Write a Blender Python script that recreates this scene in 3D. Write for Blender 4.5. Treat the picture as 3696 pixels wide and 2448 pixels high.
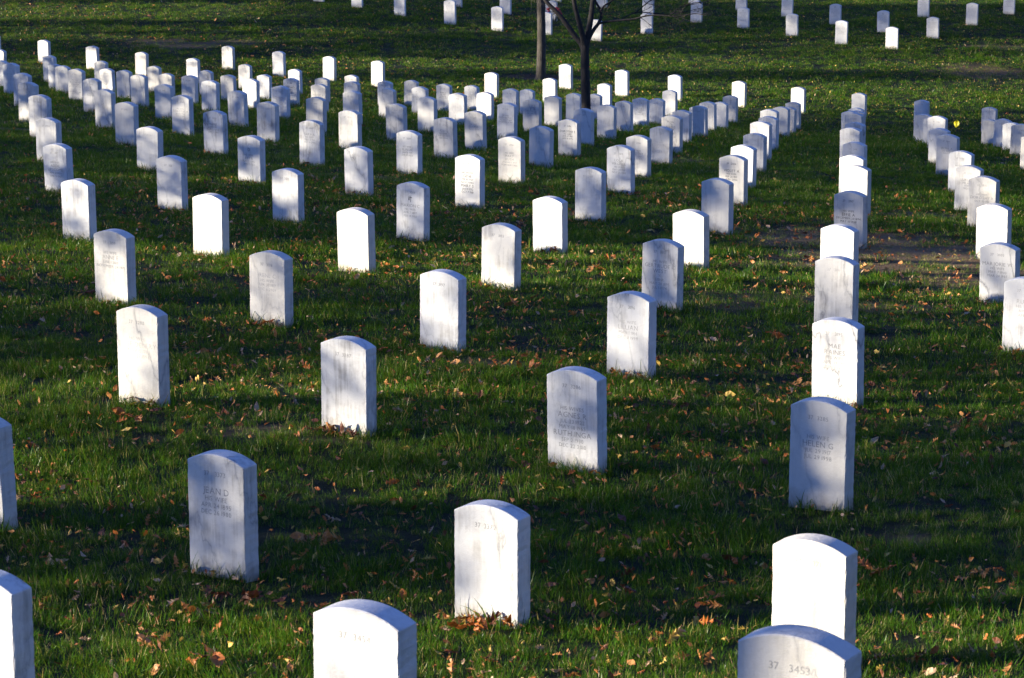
import bpy, bmesh, math, random
import numpy as np

# ------------------------------------------------------------------ scene, camera, light
SC = bpy.context.scene
for o in list(bpy.data.objects):
    bpy.data.objects.remove(o)
COL = SC.collection
PITCH, ROLL, LENS = 0.22895, -0.00363, 101.957
SUN_EL = math.radians(10.0)
SUN_B = math.radians(8.0)          # the sun stands to the left, this far towards the camera's back
SUN = np.array([-math.cos(SUN_EL) * math.cos(SUN_B), -math.cos(SUN_EL) * math.sin(SUN_B), math.sin(SUN_EL)])

cam = bpy.data.cameras.new('camera')
cam.lens = LENS
cam.sensor_width = 36.0
cam.sensor_fit = 'HORIZONTAL'
cam.clip_start = 0.1
cam.clip_end = 3000.0
cam.dof.use_dof = True
cam.dof.focus_distance = 24.0
cam.dof.aperture_fstop = 16.0
camo = bpy.data.objects.new('camera', cam)
COL.objects.link(camo)
from mathutils import Matrix, Vector
fw = Vector((0, math.cos(PITCH), -math.sin(PITCH)))
rt = Vector((1, 0, 0))
up = rt.cross(fw)
c_, s_ = math.cos(ROLL), math.sin(ROLL)
r2 = c_ * rt + s_ * up
u2 = -s_ * rt + c_ * up
camo.matrix_world = Matrix(((r2.x, u2.x, -fw.x, 0), (r2.y, u2.y, -fw.y, 0), (r2.z, u2.z, -fw.z, 0), (0, 0, 0, 1)))
SC.camera = camo

world = bpy.data.worlds.new('World')
SC.world = world
world.use_nodes = True
wn = world.node_tree
wn.nodes.clear()
sky = wn.nodes.new('ShaderNodeTexSky')
sky.sky_type = 'NISHITA'
sky.sun_disc = False
sky.sun_elevation = SUN_EL
sky.sun_rotation = math.atan2(SUN[0], SUN[1])
sky.air_density = 1.0
sky.dust_density = 0.0
sky.ozone_density = 3.0
bg = wn.nodes.new('ShaderNodeBackground')
bg.inputs['Strength'].default_value = 0.07
wo = wn.nodes.new('ShaderNodeOutputWorld')
tint = wn.nodes.new('ShaderNodeMix')          # clear late-autumn sky, a touch more violet than the model's
tint.data_type = 'RGBA'
tint.blend_type = 'MULTIPLY'
tint.inputs[0].default_value = 1.0
tint.inputs[7].default_value = (0.98, 0.98, 1.66, 1.0)
wn.links.new(sky.outputs[0], tint.inputs[6])
wn.links.new(tint.outputs[2], bg.inputs[0])
wn.links.new(bg.outputs[0], wo.inputs[0])

sl = bpy.data.lights.new('sun', 'SUN')
sl.energy = 5.0
sl.angle = math.radians(0.53)
sl.color = (1.0, 0.91, 0.74)
so = bpy.data.objects.new('sun', sl)
COL.objects.link(so)
so.location = (-60, -10, 30)
so.rotation_euler = Vector(SUN).to_track_quat('Z', 'Y').to_euler()

vs = SC.view_settings
vs.view_transform = 'Standard'
vs.look = 'None'
vs.exposure = 1.55
vs.gamma = 1.0
vs.use_curve_mapping = False
SC.render.engine = 'CYCLES'
SC.cycles.max_bounces = 6
SC.cycles.transparent_max_bounces = 8
SC.cycles.use_denoising = True

RNG = np.random.default_rng(7)
random.seed(7)

# ------------------------------------------------------------------ measured headstones
# row, place, x, y, z, height, light at the top, light at the foot
STONES = [
(0,0,0.755,7.467,-3.148,0.579,0.95,0.95),(0,1,-0.494,8.568,-3.416,0.561,1.00,1.00),(0,2,-1.812,9.313,-3.551,0.570,1.00,1.00),(1,0,1.179,11.026,-3.962,0.567,0.95,0.95),(1,1,-0.117,11.931,-4.052,0.538,0.82,0.82),(1,2,-1.368,12.852,-4.144,0.607,0.78,0.78),(1,3,-2.634,13.749,-4.156,0.570,0.50,0.50),
(2,0,1.586,14.553,-4.309,0.582,0.40,0.60),(2,1,0.336,15.564,-4.398,0.593,0.35,0.55),(2,2,-0.984,16.383,-4.375,0.559,0.30,0.70),(2,3,-2.291,17.263,-4.432,0.614,0.78,0.60),
(3,0,2.092,18.266,-4.718,0.580,0.75,0.88),(3,1,0.778,19.012,-4.694,0.572,0.62,0.75),(3,2,-0.516,19.941,-4.724,0.565,0.95,0.92),(3,3,-1.802,20.857,-4.763,0.560,0.78,0.90),
(3,4,-3.073,21.764,-4.780,0.568,0.72,0.82),(4,-1,3.761,20.791,-4.989,0.582,0.60,0.60),
(4,0,2.464,21.702,-5.004,0.573,0.65,0.50),(4,1,1.179,22.727,-5.067,0.572,0.50,0.55),(4,2,-0.118,23.549,-5.049,0.532,0.72,0.62),(4,3,-1.353,24.293,-5.077,0.556,0.97,0.97),
(4,4,-2.701,25.289,-5.122,0.550,1.00,1.00),(4,5,-4.009,26.227,-5.176,0.575,0.45,0.55),(5,-1,4.155,24.261,-5.349,0.510,0.35,0.35),
(5,0,2.881,25.194,-5.421,0.567,0.85,0.85),(5,1,1.620,26.064,-5.406,0.527,1.00,1.00),(5,2,0.341,26.960,-5.460,0.547,1.00,1.00),(5,3,-0.993,27.841,-5.483,0.559,0.06,0.06),
(5,4,-2.284,28.829,-5.517,0.561,0.25,0.30),(5,5,-3.556,29.713,-5.537,0.569,0.45,0.55),(5,6,-4.879,30.666,-5.520,0.528,0.22,0.35),(6,-1,4.699,27.859,-5.726,0.560,0.90,0.90),
(6,0,3.409,28.833,-5.784,0.574,0.05,0.05),(6,1,2.114,29.660,-5.799,0.580,0.62,0.62),(6,2,0.817,30.445,-5.809,0.577,0.28,0.28),(6,3,-0.485,31.422,-5.846,0.593,0.85,0.85),
(6,4,-1.749,32.296,-5.855,0.553,0.40,0.40),(6,5,-3.046,33.246,-5.883,0.558,0.30,0.55),(6,6,-4.340,34.166,-5.892,0.532,0.35,0.35),(6,7,-5.676,35.011,-5.947,0.567,0.35,0.35),
(7,-1,5.147,31.256,-6.060,0.574,0.50,0.50),
(7,0,3.877,32.331,-6.114,0.569,0.90,0.90),(7,1,2.551,33.168,-6.146,0.583,0.55,0.55),(7,2,1.276,33.987,-6.148,0.571,0.33,0.33),(7,3,-0.022,35.014,-6.193,0.560,0.60,0.60),
(7,4,-1.305,35.885,-6.246,0.554,0.28,0.35),(7,5,-2.583,36.720,-6.262,0.577,0.45,0.50),(7,6,-3.905,37.655,-6.267,0.569,0.28,0.28),(7,7,-5.181,38.478,-6.296,0.594,0.22,0.22),
(7,8,-6.483,39.390,-6.312,0.578,0.30,0.55),(8,-1,5.559,34.880,-6.554,0.568,0.45,0.45),
(8,0,4.237,35.707,-6.564,0.571,0.85,0.85),(8,1,2.945,36.682,-6.577,0.558,0.95,0.95),(8,2,1.643,37.585,-6.590,0.556,0.50,0.50),(8,3,0.372,38.509,-6.602,0.547,0.33,0.33),
(8,4,-0.929,39.409,-6.649,0.577,0.22,0.42),(8,5,-2.281,40.181,-6.637,0.558,0.55,0.90),(8,6,-3.511,41.135,-6.686,0.586,0.12,0.12),(8,7,-4.834,42.057,-6.722,0.589,0.28,0.28),
(8,8,-6.080,42.884,-6.766,0.604,0.22,0.22),(8,9,-7.377,43.796,-6.782,0.603,0.22,0.22),(9,-1,6.007,38.353,-6.953,0.569,0.60,0.60),
(9,0,4.690,39.306,-6.981,0.567,0.12,0.12),(9,1,3.398,40.291,-6.969,0.523,0.12,0.12),(9,2,2.125,41.174,-7.016,0.532,0.18,0.42),(9,3,0.827,41.977,-7.065,0.568,0.55,0.55),
(9,4,-0.555,42.830,-7.083,0.584,0.18,0.30),(9,5,-1.772,43.835,-7.098,0.559,0.06,0.18),(9,6,-3.057,44.652,-7.122,0.573,0.06,0.06),(9,7,-4.356,45.582,-7.149,0.567,0.04,0.04),
(9,8,-5.617,46.423,-7.144,0.548,0.08,0.08),(9,9,-6.908,47.321,-7.176,0.557,0.04,0.04),(9,10,-8.214,48.262,-7.200,0.544,0.05,0.05),(10,-1,6.353,41.839,-7.319,0.598,0.04,0.04),
(10,0,5.059,42.864,-7.348,0.571,0.65,0.65),(10,1,3.777,43.686,-7.397,0.593,0.75,0.75),(10,2,2.474,44.605,-7.431,0.581,0.62,0.50),(10,3,1.123,45.527,-7.466,0.590,0.12,0.12),
(10,4,-0.094,46.368,-7.506,0.597,0.12,0.12),(10,5,-1.403,47.257,-7.526,0.592,0.40,0.28),(10,6,-2.684,48.203,-7.542,0.575,0.06,0.06),(10,7,-3.958,49.074,-7.565,0.562,0.10,0.55),
(10,8,-5.253,50.032,-7.595,0.557,0.40,0.05),(10,9,-6.592,50.914,-7.636,0.582,0.12,0.12),(10,10,-7.822,51.716,-7.653,0.594,0.50,0.50),(10,11,-9.150,52.653,-7.652,0.576,0.55,0.55),
(11,-2,8.069,44.569,-7.721,0.547,0.70,0.70),(11,-1,6.754,45.396,-7.753,0.561,0.35,0.35),
(11,0,5.519,46.284,-7.800,0.569,0.12,0.12),(11,1,4.208,47.234,-7.828,0.554,0.08,0.30),(11,2,2.837,48.147,-7.872,0.567,0.06,0.20),(11,3,1.602,48.996,-7.920,0.586,0.30,0.65),
(11,4,0.340,49.908,-7.937,0.563,0.08,0.30),(11,5,-0.965,50.809,-7.960,0.569,0.75,0.75),(11,6,-2.247,51.722,-7.984,0.553,0.35,1.00),(11,7,-3.523,52.589,-8.025,0.552,0.55,0.55),
(11,8,-4.861,53.490,-8.066,0.566,1.00,1.00),(11,9,-6.092,54.333,-8.119,0.573,0.04,0.04),(11,10,-7.444,55.312,-8.127,0.549,0.22,0.22),(11,11,-8.769,56.249,-8.149,0.535,0.04,0.04),
(11,12,-10.122,57.138,-8.166,0.538,0.04,0.04),(12,-2,8.519,48.114,-8.089,0.534,0.30,0.30),(12,-1,7.250,48.965,-8.116,0.571,0.05,0.05),
(12,0,5.934,49.864,-8.195,0.569,0.08,0.08),(12,1,4.540,50.718,-8.256,0.571,0.65,0.65),(12,2,3.351,51.699,-8.315,0.548,0.10,0.75),(12,3,2.038,52.473,-8.385,0.596,0.03,0.03),
(12,4,0.753,53.433,-8.398,0.571,0.35,0.75),(12,5,-0.515,54.292,-8.424,0.546,0.95,0.95),(12,6,-1.778,55.268,-8.426,0.514,0.08,0.08),(12,7,-3.122,56.102,-8.472,0.547,0.45,0.45),
(12,8,-4.379,57.003,-8.533,0.553,0.20,0.30),(12,9,-5.708,57.938,-8.579,0.539,0.04,0.04),(12,10,-7.037,58.733,-8.654,0.539,0.50,0.50),(12,11,-8.391,59.759,-8.672,0.521,0.75,0.75),
(12,12,-9.580,60.495,-8.725,0.564,0.75,0.50),(13,-2,9.001,51.687,-8.632,0.541,0.40,0.40),(13,-1,7.674,52.493,-8.665,0.552,0.10,0.10),
(13,0,6.286,53.399,-8.698,0.569,0.10,0.10),(13,1,5.076,54.260,-8.728,0.554,0.08,0.08),(13,2,3.759,55.208,-8.770,0.556,0.10,0.40),(13,3,2.502,56.026,-8.827,0.568,0.08,0.75),
(13,4,1.219,56.906,-8.875,0.587,0.35,0.35),(13,5,-0.040,57.756,-8.892,0.578,0.08,0.08),(13,6,-1.388,58.696,-8.918,0.572,0.10,0.30),(13,7,-2.633,59.664,-8.954,0.536,0.30,0.30),
(13,8,-3.993,60.528,-9.019,0.551,0.20,0.20),(13,9,-5.284,61.398,-9.070,0.554,0.75,0.75),(13,10,-6.616,62.304,-9.111,0.567,0.30,0.30),(13,11,-7.825,63.077,-9.144,0.593,0.45,0.45),
(13,12,-9.136,64.113,-9.144,0.571,0.30,0.30),(13,13,-10.390,64.845,-9.145,0.599,0.10,0.10),(13,14,-11.690,65.833,-9.102,0.570,0.80,0.80),(14,-2,9.404,55.061,-9.109,0.565,0.10,0.10),(14,-1,8.040,56.015,-9.166,0.569,0.10,0.10),
(14,0,6.813,56.827,-9.212,0.569,0.10,0.10),(14,1,5.538,57.781,-9.243,0.537,0.50,0.50),(14,2,4.240,58.656,-9.278,0.546,0.55,0.55),(14,3,2.995,59.562,-9.328,0.539,0.22,0.22),
(14,4,1.725,60.377,-9.371,0.561,0.12,0.12),(14,5,0.316,61.218,-9.410,0.585,0.30,0.30),(14,6,-0.871,62.188,-9.429,0.553,0.20,0.40),(14,7,-2.211,62.977,-9.460,0.590,0.25,0.25),
(14,8,-3.557,63.905,-9.473,0.593,0.65,0.65),(14,9,-4.884,64.885,-9.447,0.567,0.75,0.75),(14,10,-6.089,65.761,-9.444,0.560,0.85,0.85),(14,11,-7.353,66.507,-9.441,0.601,0.80,0.80),
(14,12,-8.666,67.533,-9.392,0.566,0.85,0.85),(14,13,-9.937,68.407,-9.356,0.563,0.90,0.90),(14,14,-11.228,69.328,-9.315,0.555,0.80,0.80),(14,15,-12.568,70.202,-9.307,0.570,0.50,0.50),
(15,-2,9.738,58.533,-9.644,0.544,0.10,0.30),(15,-1,8.479,59.433,-9.667,0.555,0.20,0.20),
(15,0,7.216,60.294,-9.680,0.570,0.40,0.40),(15,1,5.976,61.156,-9.695,0.584,0.08,0.08),(15,2,4.700,62.045,-9.691,0.591,0.08,0.08),(15,3,3.448,62.940,-9.684,0.580,0.70,0.70),
(15,4,2.048,63.873,-9.667,0.582,0.90,0.90),(15,5,0.850,64.719,-9.664,0.581,1.00,1.00),(15,6,-0.469,65.628,-9.655,0.583,1.00,1.00),(15,8,-3.140,67.435,-9.630,0.593,1.00,1.00),(15,9,-4.325,68.297,-9.627,0.583,1.00,1.00),(15,10,-5.577,69.065,-9.627,0.608,0.70,0.70),(15,11,-6.888,70.104,-9.600,0.579,0.80,0.80),
(16,-2,10.284,61.957,-9.929,0.570,0.15,0.15),(16,-1,8.964,62.903,-9.909,0.571,0.04,0.04),
(16,0,7.696,63.796,-9.880,0.572,0.75,0.75),(16,1,6.425,64.620,-9.871,0.583,1.00,1.00),(16,2,5.164,65.530,-9.861,0.585,1.00,1.00),(16,3,3.761,66.393,-9.849,0.601,1.00,1.00),
(16,4,2.568,67.227,-9.855,0.610,1.00,1.00),(16,5,1.275,68.195,-9.830,0.597,0.85,0.85),]
FAR = [
(-4.404,82.844,-9.566,0.580,0.55),(-3.143,81.719,-9.665,0.580,0.55),(-1.707,80.598,-9.777,0.667,0.70),(-1.601,84.684,-9.769,0.580,0.30),(-0.389,79.832,-9.879,0.672,0.80),(-0.173,83.860,-9.879,0.580,0.20),(0.954,79.685,-9.980,0.631,0.85),(1.146,82.824,-9.982,0.580,0.40),(1.348,87.584,-9.978,0.580,0.50),(2.293,78.713,-10.025,0.579,0.80),(2.690,86.221,-9.995,0.580,0.20),(3.756,80.231,-10.019,0.556,0.50),(3.978,84.168,-10.003,0.580,0.10),(5.275,82.619,-10.010,0.609,0.10),(5.489,86.981,-9.992,0.580,0.70),(6.512,81.307,-10.015,0.583,0.05),(6.782,85.437,-9.998,0.580,0.05),(7.727,79.654,-10.021,0.603,0.80),(7.981,83.845,-10.005,0.580,0.05),(8.891,77.924,-10.028,0.629,0.85),(9.184,82.112,-10.012,0.578,0.05),(10.123,76.887,-10.032,0.581,1.00),(10.325,80.353,-10.019,0.599,0.05),(11.503,78.936,-10.024,0.588,0.60),(11.899,83.648,-10.005,0.580,0.05),(13.022,81.874,-10.013,0.620,0.50),(14.492,84.370,-10.003,0.580,0.05),(-5.562,83.803,-9.475,0.580,0.40),]

# ------------------------------------------------------------------ helpers
def mat(name):
    m = bpy.data.materials.new(name)
    m.use_nodes = True
    nt = m.node_tree
    nt.nodes.clear()
    out = nt.nodes.new('ShaderNodeOutputMaterial')
    b = nt.nodes.new('ShaderNodeBsdfPrincipled')
    nt.links.new(b.outputs[0], out.inputs[0])
    return m, nt, b, out

def N(nt, typ, **kw):
    n = nt.nodes.new('ShaderNode' + typ)
    for k, v in kw.items():
        if k.startswith('i_'):
            n.inputs[k[2:].replace('_', ' ')].default_value = v
        else:
            setattr(n, k, v)
    return n

def ramp(nt, fac, stops, interp='LINEAR'):
    n = nt.nodes.new('ShaderNodeValToRGB')
    n.color_ramp.interpolation = interp
    els = n.color_ramp.elements
    while len(els) < len(stops):
        els.new(0.5)
    for e, (p, c) in zip(els, stops):
        e.position = p
        e.color = (c[0], c[1], c[2], 1) if len(c) == 3 else c
    nt.links.new(fac, n.inputs[0])
    return n

def mixc(nt, fac, a, b, mode='MIX'):
    n = nt.nodes.new('ShaderNodeMix')
    n.data_type = 'RGBA'
    n.blend_type = mode
    for sock, v in ((n.inputs[0], fac), (n.inputs[6], a), (n.inputs[7], b)):
        if isinstance(v, (int, float)):
            sock.default_value = v
        elif isinstance(v, tuple):
            sock.default_value = (v[0], v[1], v[2], 1)
        else:
            nt.links.new(v, sock)
    return n.outputs[2]

def math_(nt, op, a, b=0.0, clamp=False):
    n = nt.nodes.new('ShaderNodeMath')
    n.operation = op
    n.use_clamp = clamp
    for sock, v in ((n.inputs[0], a), (n.inputs[1], b)):
        if isinstance(v, (int, float)):
            sock.default_value = v
        else:
            nt.links.new(v, sock)
    return n.outputs[0]

def mesh_np(name, V, F, material=None, smooth=False, attrs=None, mats=None, midx=None):
    """V (n,3); F list of arrays (m,k) of equal-size faces."""
    me = bpy.data.meshes.new(name)
    V = np.asarray(V, np.float32)
    if not isinstance(F, list):
        F = [F]
    F = [np.asarray(f, np.int32) for f in F if len(f)]
    me.vertices.add(len(V))
    me.vertices.foreach_set('co', V.ravel())
    nl = sum(f.size for f in F)
    npoly = sum(len(f) for f in F)
    me.loops.add(nl)
    me.loops.foreach_set('vertex_index', np.concatenate([f.ravel() for f in F]))
    me.polygons.add(npoly)
    tot = np.concatenate([np.full(len(f), f.shape[1], np.int32) for f in F])
    st = np.concatenate([[0], np.cumsum(tot)[:-1]]).astype(np.int32)
    me.polygons.foreach_set('loop_start', st)
    me.polygons.foreach_set('loop_total', tot)
    me.polygons.foreach_set('use_smooth', np.full(npoly, bool(smooth)))
    if attrs:
        for k, a in attrs.items():
            at = me.attributes.new(k, 'FLOAT', 'POINT')
            at.data.foreach_set('value', np.asarray(a, np.float32))
    for m in (mats or ([material] if material else [])):
        me.materials.append(m)
    if midx is not None:
        me.polygons.foreach_set('material_index', np.asarray(midx, np.int32))
    me.update(calc_edges=True)
    me.validate()
    return me

def link(name, data, parent=None, loc=(0, 0, 0), rot=(0, 0, 0), label=None, cat=None, group=None, kind=None):
    o = bpy.data.objects.new(name, data)
    COL.objects.link(o)
    o.location = loc
    o.rotation_euler = rot
    if parent is not None:
        o.parent = parent
    if label:
        o['label'] = label
    if cat:
        o['category'] = cat
    if group:
        o['group'] = group
    if kind:
        o['kind'] = kind
    return o

def ordinal(n):
    w = ['zeroth', 'first', 'second', 'third', 'fourth', 'fifth', 'sixth', 'seventh', 'eighth', 'ninth', 'tenth', 'eleventh', 'twelfth',
         'thirteenth', 'fourteenth', 'fifteenth', 'sixteenth', 'seventeenth', 'eighteenth', 'nineteenth', 'twentieth', 'twenty-first',
         'twenty-second', 'twenty-third', 'twenty-fourth', 'twenty-fifth', 'twenty-sixth', 'twenty-seventh', 'twenty-eighth']
    return w[n]

def vnoise(x, y, seed=0):
    """cheap smooth value noise in -1..1"""
    r = np.random.default_rng(seed)
    tab = r.uniform(-1, 1, (64, 64))
    xi = np.floor(x).astype(int); yi = np.floor(y).astype(int)
    fx = x - xi; fy = y - yi
    fx = fx * fx * (3 - 2 * fx); fy = fy * fy * (3 - 2 * fy)
    g = lambda a, b: tab[a % 64, b % 64]
    return (g(xi, yi) * (1 - fx) + g(xi + 1, yi) * fx) * (1 - fy) + (g(xi, yi + 1) * (1 - fx) + g(xi + 1, yi + 1) * fx) * fy

# ------------------------------------------------------------------ terrain
_A = [(s[2], s[3], s[4]) for s in STONES] + [(s[0], s[1], s[2]) for s in FAR] + [
    (-25, 5, -2.9), (25, 5, -3.0), (0, -12, -.6), (-25, -12, -.6), (25, -12, -.8), (-25, 40, -5.9), (24, 40, -7.9), (-24, 75, -9.2),
    (26, 75, -10.4), (-20, 110, -9.7), (0, 110, -9.8), (20, 110, -9.8), (-30, 110, -9.6), (30, 110, -9.9)]
_A = np.array(_A, float)
def _K(A, B):
    r2_ = ((A[:, None] - B[None]) ** 2).sum(-1)
    return r2_ * np.log(r2_ + 1e-9) * .5
_n = len(_A)
_M = np.zeros((_n + 3, _n + 3))
_M[:_n, :_n] = _K(_A[:, :2], _A[:, :2]) + 3.0 * np.eye(_n)
_M[:_n, _n] = 1; _M[:_n, _n + 1:] = _A[:, :2]; _M[_n, :_n] = 1; _M[_n + 1:, :_n] = _A[:, :2].T
_w = np.linalg.solve(_M, np.concatenate([_A[:, 2], [0, 0, 0]]))
def ground_z(x, y):
    x = np.atleast_1d(np.asarray(x, float)); y = np.atleast_1d(np.asarray(y, float))
    q = np.stack([np.clip(x, -34, 34), np.clip(y, -14, 112)], -1)
    out = np.empty(len(q))
    for i in range(0, len(q), 20000):
        b = q[i:i + 20000]
        out[i:i + 20000] = _K(b, _A[:, :2]) @ _w[:_n] + _w[_n] + b @ _w[_n + 1:]
    return out + 0.012 * vnoise(x * 1.1, y * 1.1, 3) + 0.008 * vnoise(x * 3.1, y * 3.1, 4)

# bare or worn places: x, y, half width, half depth, amount
BARE = [(4.05, 28.3, 1.15, 1.9, 1.0), (3.1, 29.6, .9, 1.0, .8), (4.6, 25.9, .9, .7, .7), (2.9, 27.2, .6, .5, .6), (-6.9, 41.4, .95, .22, 1.0), (-1.42, 16.45, .28, .16, .55), (-1.0, 16.2, .26, .12, .45),
        (1.98, 13.9, .12, .16, .6), (2.5, 23.8, .8, .45, .55), (1.9, 23.2, .5, .3, .4), (-8.7, 74.5, .9, .9, .6), (-7.3, 75.2, .9, .6, .45), (12.0, 73.0, 1.0, 1.2, .6), (13.2, 77.5, .8, .4, .8),
        (0.7, 31.2, .35, .35, .5), (-.3, 19.4, .35, .25, .45), (-1.9, 35.0, .5, .4, .4), (2.3, 42.5, .6, .5, .35), (-3.9, 35.8, .35, .25, .4), (4.9, 33.5, .8, .7, .4)]
MULCH = (0.85, 70.55, 1.05, .62)
def bare_at(x, y):
    v = np.zeros(len(x))
    nz = .45 * vnoise(x * 2.3, y * 1.6, 11) + .35 * vnoise(x * 6.1, y * 4.5, 12)
    for (cx, cy, rx, ry, a) in BARE:
        d = np.sqrt(((x - cx) / rx) ** 2 + ((y - cy) / ry) ** 2)
        v = np.maximum(v, a * np.clip((1.25 - d + nz) * 1.6, 0, 1))
    return v
def mulch_at(x, y):
    d = np.sqrt(((x - MULCH[0]) / MULCH[2]) ** 2 + ((y - MULCH[1]) / MULCH[3]) ** 2)
    return np.clip((1.05 - d + .12 * vnoise(x * 5, y * 5, 13)) * 6, 0, 1)

xs = np.concatenate([-np.geomspace(900, 24, 14), np.arange(-22, -18, .8), np.arange(-18, 18.01, .2), np.arange(18.8, 23, .8), np.geomspace(24, 900, 14)])
ys = np.concatenate([-np.geomspace(900, 16, 12), np.arange(-14, 5, 1.0), np.arange(5, 34, .16), np.arange(34, 96, .28), np.arange(96, 114, 1.5), np.geomspace(116, 900, 12)])
gx, gy = np.meshgrid(xs, ys)
gz = ground_z(gx.ravel(), gy.ravel())
V = np.stack([gx.ravel(), gy.ravel(), gz], -1)
nx, ny = len(xs), len(ys)
ii = (np.arange(ny - 1)[:, None] * nx + np.arange(nx - 1)[None]).ravel()
F = np.stack([ii, ii + 1, ii + nx + 1, ii + nx], -1)

gm, nt, b, out = mat('lawn_soil')
geo = N(nt, 'NewGeometry')
n1 = N(nt, 'TexNoise', i_Scale=2.2, i_Detail=6.0, i_Roughness=.65); nt.links.new(geo.outputs['Position'], n1.inputs['Vector'])
n2 = N(nt, 'TexNoise', i_Scale=38.0, i_Detail=5.0, i_Roughness=.7); nt.links.new(geo.outputs['Position'], n2.inputs['Vector'])
n3 = N(nt, 'TexNoise', i_Scale=140.0, i_Detail=3.0, i_Roughness=.7); nt.links.new(geo.outputs['Position'], n3.inputs['Vector'])
gr = ramp(nt, n1.outputs[0], [(.25, (.008, .014, .004)), (.5, (.012, .022, .006)), (.72, (.022, .026, .010))])
gr2 = mixc(nt, n2.outputs[0], gr.outputs[0], (.010, .017, .005))
soil = ramp(nt, n2.outputs[0], [(.25, (.17, .10, .05)), (.55, (.36, .235, .12)), (.8, (.52, .38, .22))])
soil2 = mixc(nt, math_(nt, 'MULTIPLY', n3.outputs[0], .6), soil.outputs[0], (.04, .027, .016))
ab = N(nt, 'Attribute', attribute_name='bare')
am = N(nt, 'Attribute', attribute_name='mulch')
c1 = mixc(nt, ab.outputs['Fac'], gr2, soil2)
c2 = mixc(nt, am.outputs['Fac'], c1, mixc(nt, n3.outputs[0], (.018, .010, .007), (.075, .040, .026)))
nt.links.new(c2, b.inputs['Base Color'])
b.inputs['Roughness'].default_value = .95
b.inputs['Specular IOR Level'].default_value = .15
bp = N(nt, 'Bump', i_Strength=1.0, i_Distance=.05); nt.links.new(n2.outputs[0], bp.inputs['Height']); nt.links.new(bp.outputs[0], b.inputs['Normal'])
me = mesh_np('ground', V, F, gm, smooth=True, attrs={'bare': bare_at(V[:, 0], V[:, 1]), 'mulch': mulch_at(V[:, 0], V[:, 1])})
link('ground', me, kind='structure')

# ------------------------------------------------------------------ marble headstones
ST_W, ST_T, ST_S = 0.33, 0.102, 0.0435
YAW = math.radians(-32.7)

mm, nt, b, out = mat('marble')
tc = N(nt, 'TexCoord')
oi = N(nt, 'ObjectInfo')
vein = N(nt, 'Attribute', attribute_type='OBJECT', attribute_name='vein')
dirt = N(nt, 'Attribute', attribute_type='OBJECT', attribute_name='dirt')
tone = N(nt, 'Attribute', attribute_type='OBJECT', attribute_name='tone')
off = N(nt, 'Combine' + 'XYZ')
nt.links.new(math_(nt, 'MULTIPLY', oi.outputs['Random'], 57.0), off.inputs[0])
nt.links.new(math_(nt, 'MULTIPLY', oi.outputs['Random'], 23.0), off.inputs[1])
nt.links.new(math_(nt, 'MULTIPLY', oi.outputs['Random'], 91.0), off.inputs[2])
va = N(nt, 'VectorMath', operation='ADD'); nt.links.new(tc.outputs['Object'], va.inputs[0]); nt.links.new(off.outputs[0], va.inputs[1])
P_ = va.outputs[0]
# tilt the vein field so that the bands run slantwise
mp = N(nt, 'Mapping'); mp.inputs['Rotation'].default_value = (.3, .55, .2); mp.inputs['Scale'].default_value = (2.6, 2.6, 1.0)
nt.links.new(P_, mp.inputs[0])
nv = N(nt, 'TexNoise', i_Scale=1.6, i_Detail=5.0, i_Roughness=.58); nt.links.new(mp.outputs[0], nv.inputs['Vector'])
sv = N(nt, 'SeparateXYZ'); nt.links.new(P_, sv.inputs[0])
ph = math_(nt, 'ADD', math_(nt, 'ADD', math_(nt, 'MULTIPLY', sv.outputs['X'], 10.0), math_(nt, 'MULTIPLY', sv.outputs['Z'], 3.6)), math_(nt, 'MULTIPLY', nv.outputs[0], 6.5))
vr = ramp(nt, math_(nt, 'ABSOLUTE', math_(nt, 'SINE', ph)), [(0.0, (1, 1, 1)), (.06, (.45, .45, .45)), (.32, (0, 0, 0))])
nc = N(nt, 'TexNoise', i_Scale=3.2, i_Detail=5.0, i_Roughness=.6); nt.links.new(P_, nc.inputs['Vector'])
cloud = ramp(nt, nc.outputs[0], [(.35, (0, 0, 0)), (.72, (1, 1, 1))])
nf = N(nt, 'TexNoise', i_Scale=60.0, i_Detail=6.0, i_Roughness=.75); nt.links.new(P_, nf.inputs['Vector'])
base = mixc(nt, tone.outputs['Fac'], (.74, .725, .69), (.66, .605, .50))
base = mixc(nt, math_(nt, 'MULTIPLY', cloud.outputs[0], .45), base, (.55, .56, .57))
vm = math_(nt, 'MULTIPLY', math_(nt, 'MULTIPLY', vr.outputs[0], math_(nt, 'ADD', cloud.outputs[0], .25)), math_(nt, 'MULTIPLY', vein.outputs['Fac'], 1.35), True)
base = mixc(nt, vm, base, (.22, .22, .23))
base = mixc(nt, math_(nt, 'MULTIPLY', math_(nt, 'SUBTRACT', nf.outputs[0], .42, True), .55, True), base, (.50, .47, .41))
# weather streaks, running down from the top
ms = N(nt, 'Mapping'); ms.inputs['Scale'].default_value = (34, 34, 2.2); nt.links.new(P_, ms.inputs[0])
ns = N(nt, 'TexNoise', i_Scale=1.0, i_Detail=5.0, i_Roughness=.65); nt.links.new(ms.outputs[0], ns.inputs['Vector'])
nb = N(nt, 'TexNoise', i_Scale=7.0, i_Detail=4.0, i_Roughness=.6); nt.links.new(P_, nb.inputs['Vector'])
st = ramp(nt, math_(nt, 'MULTIPLY', ns.outputs[0], nb.outputs[0]), [(.24, (0, 0, 0)), (.42, (1, 1, 1))])
base = mixc(nt, math_(nt, 'MULTIPLY', st.outputs[0], math_(nt, 'MULTIPLY', dirt.outputs['Fac'], 1.0)), base, (.26, .235, .20))
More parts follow.
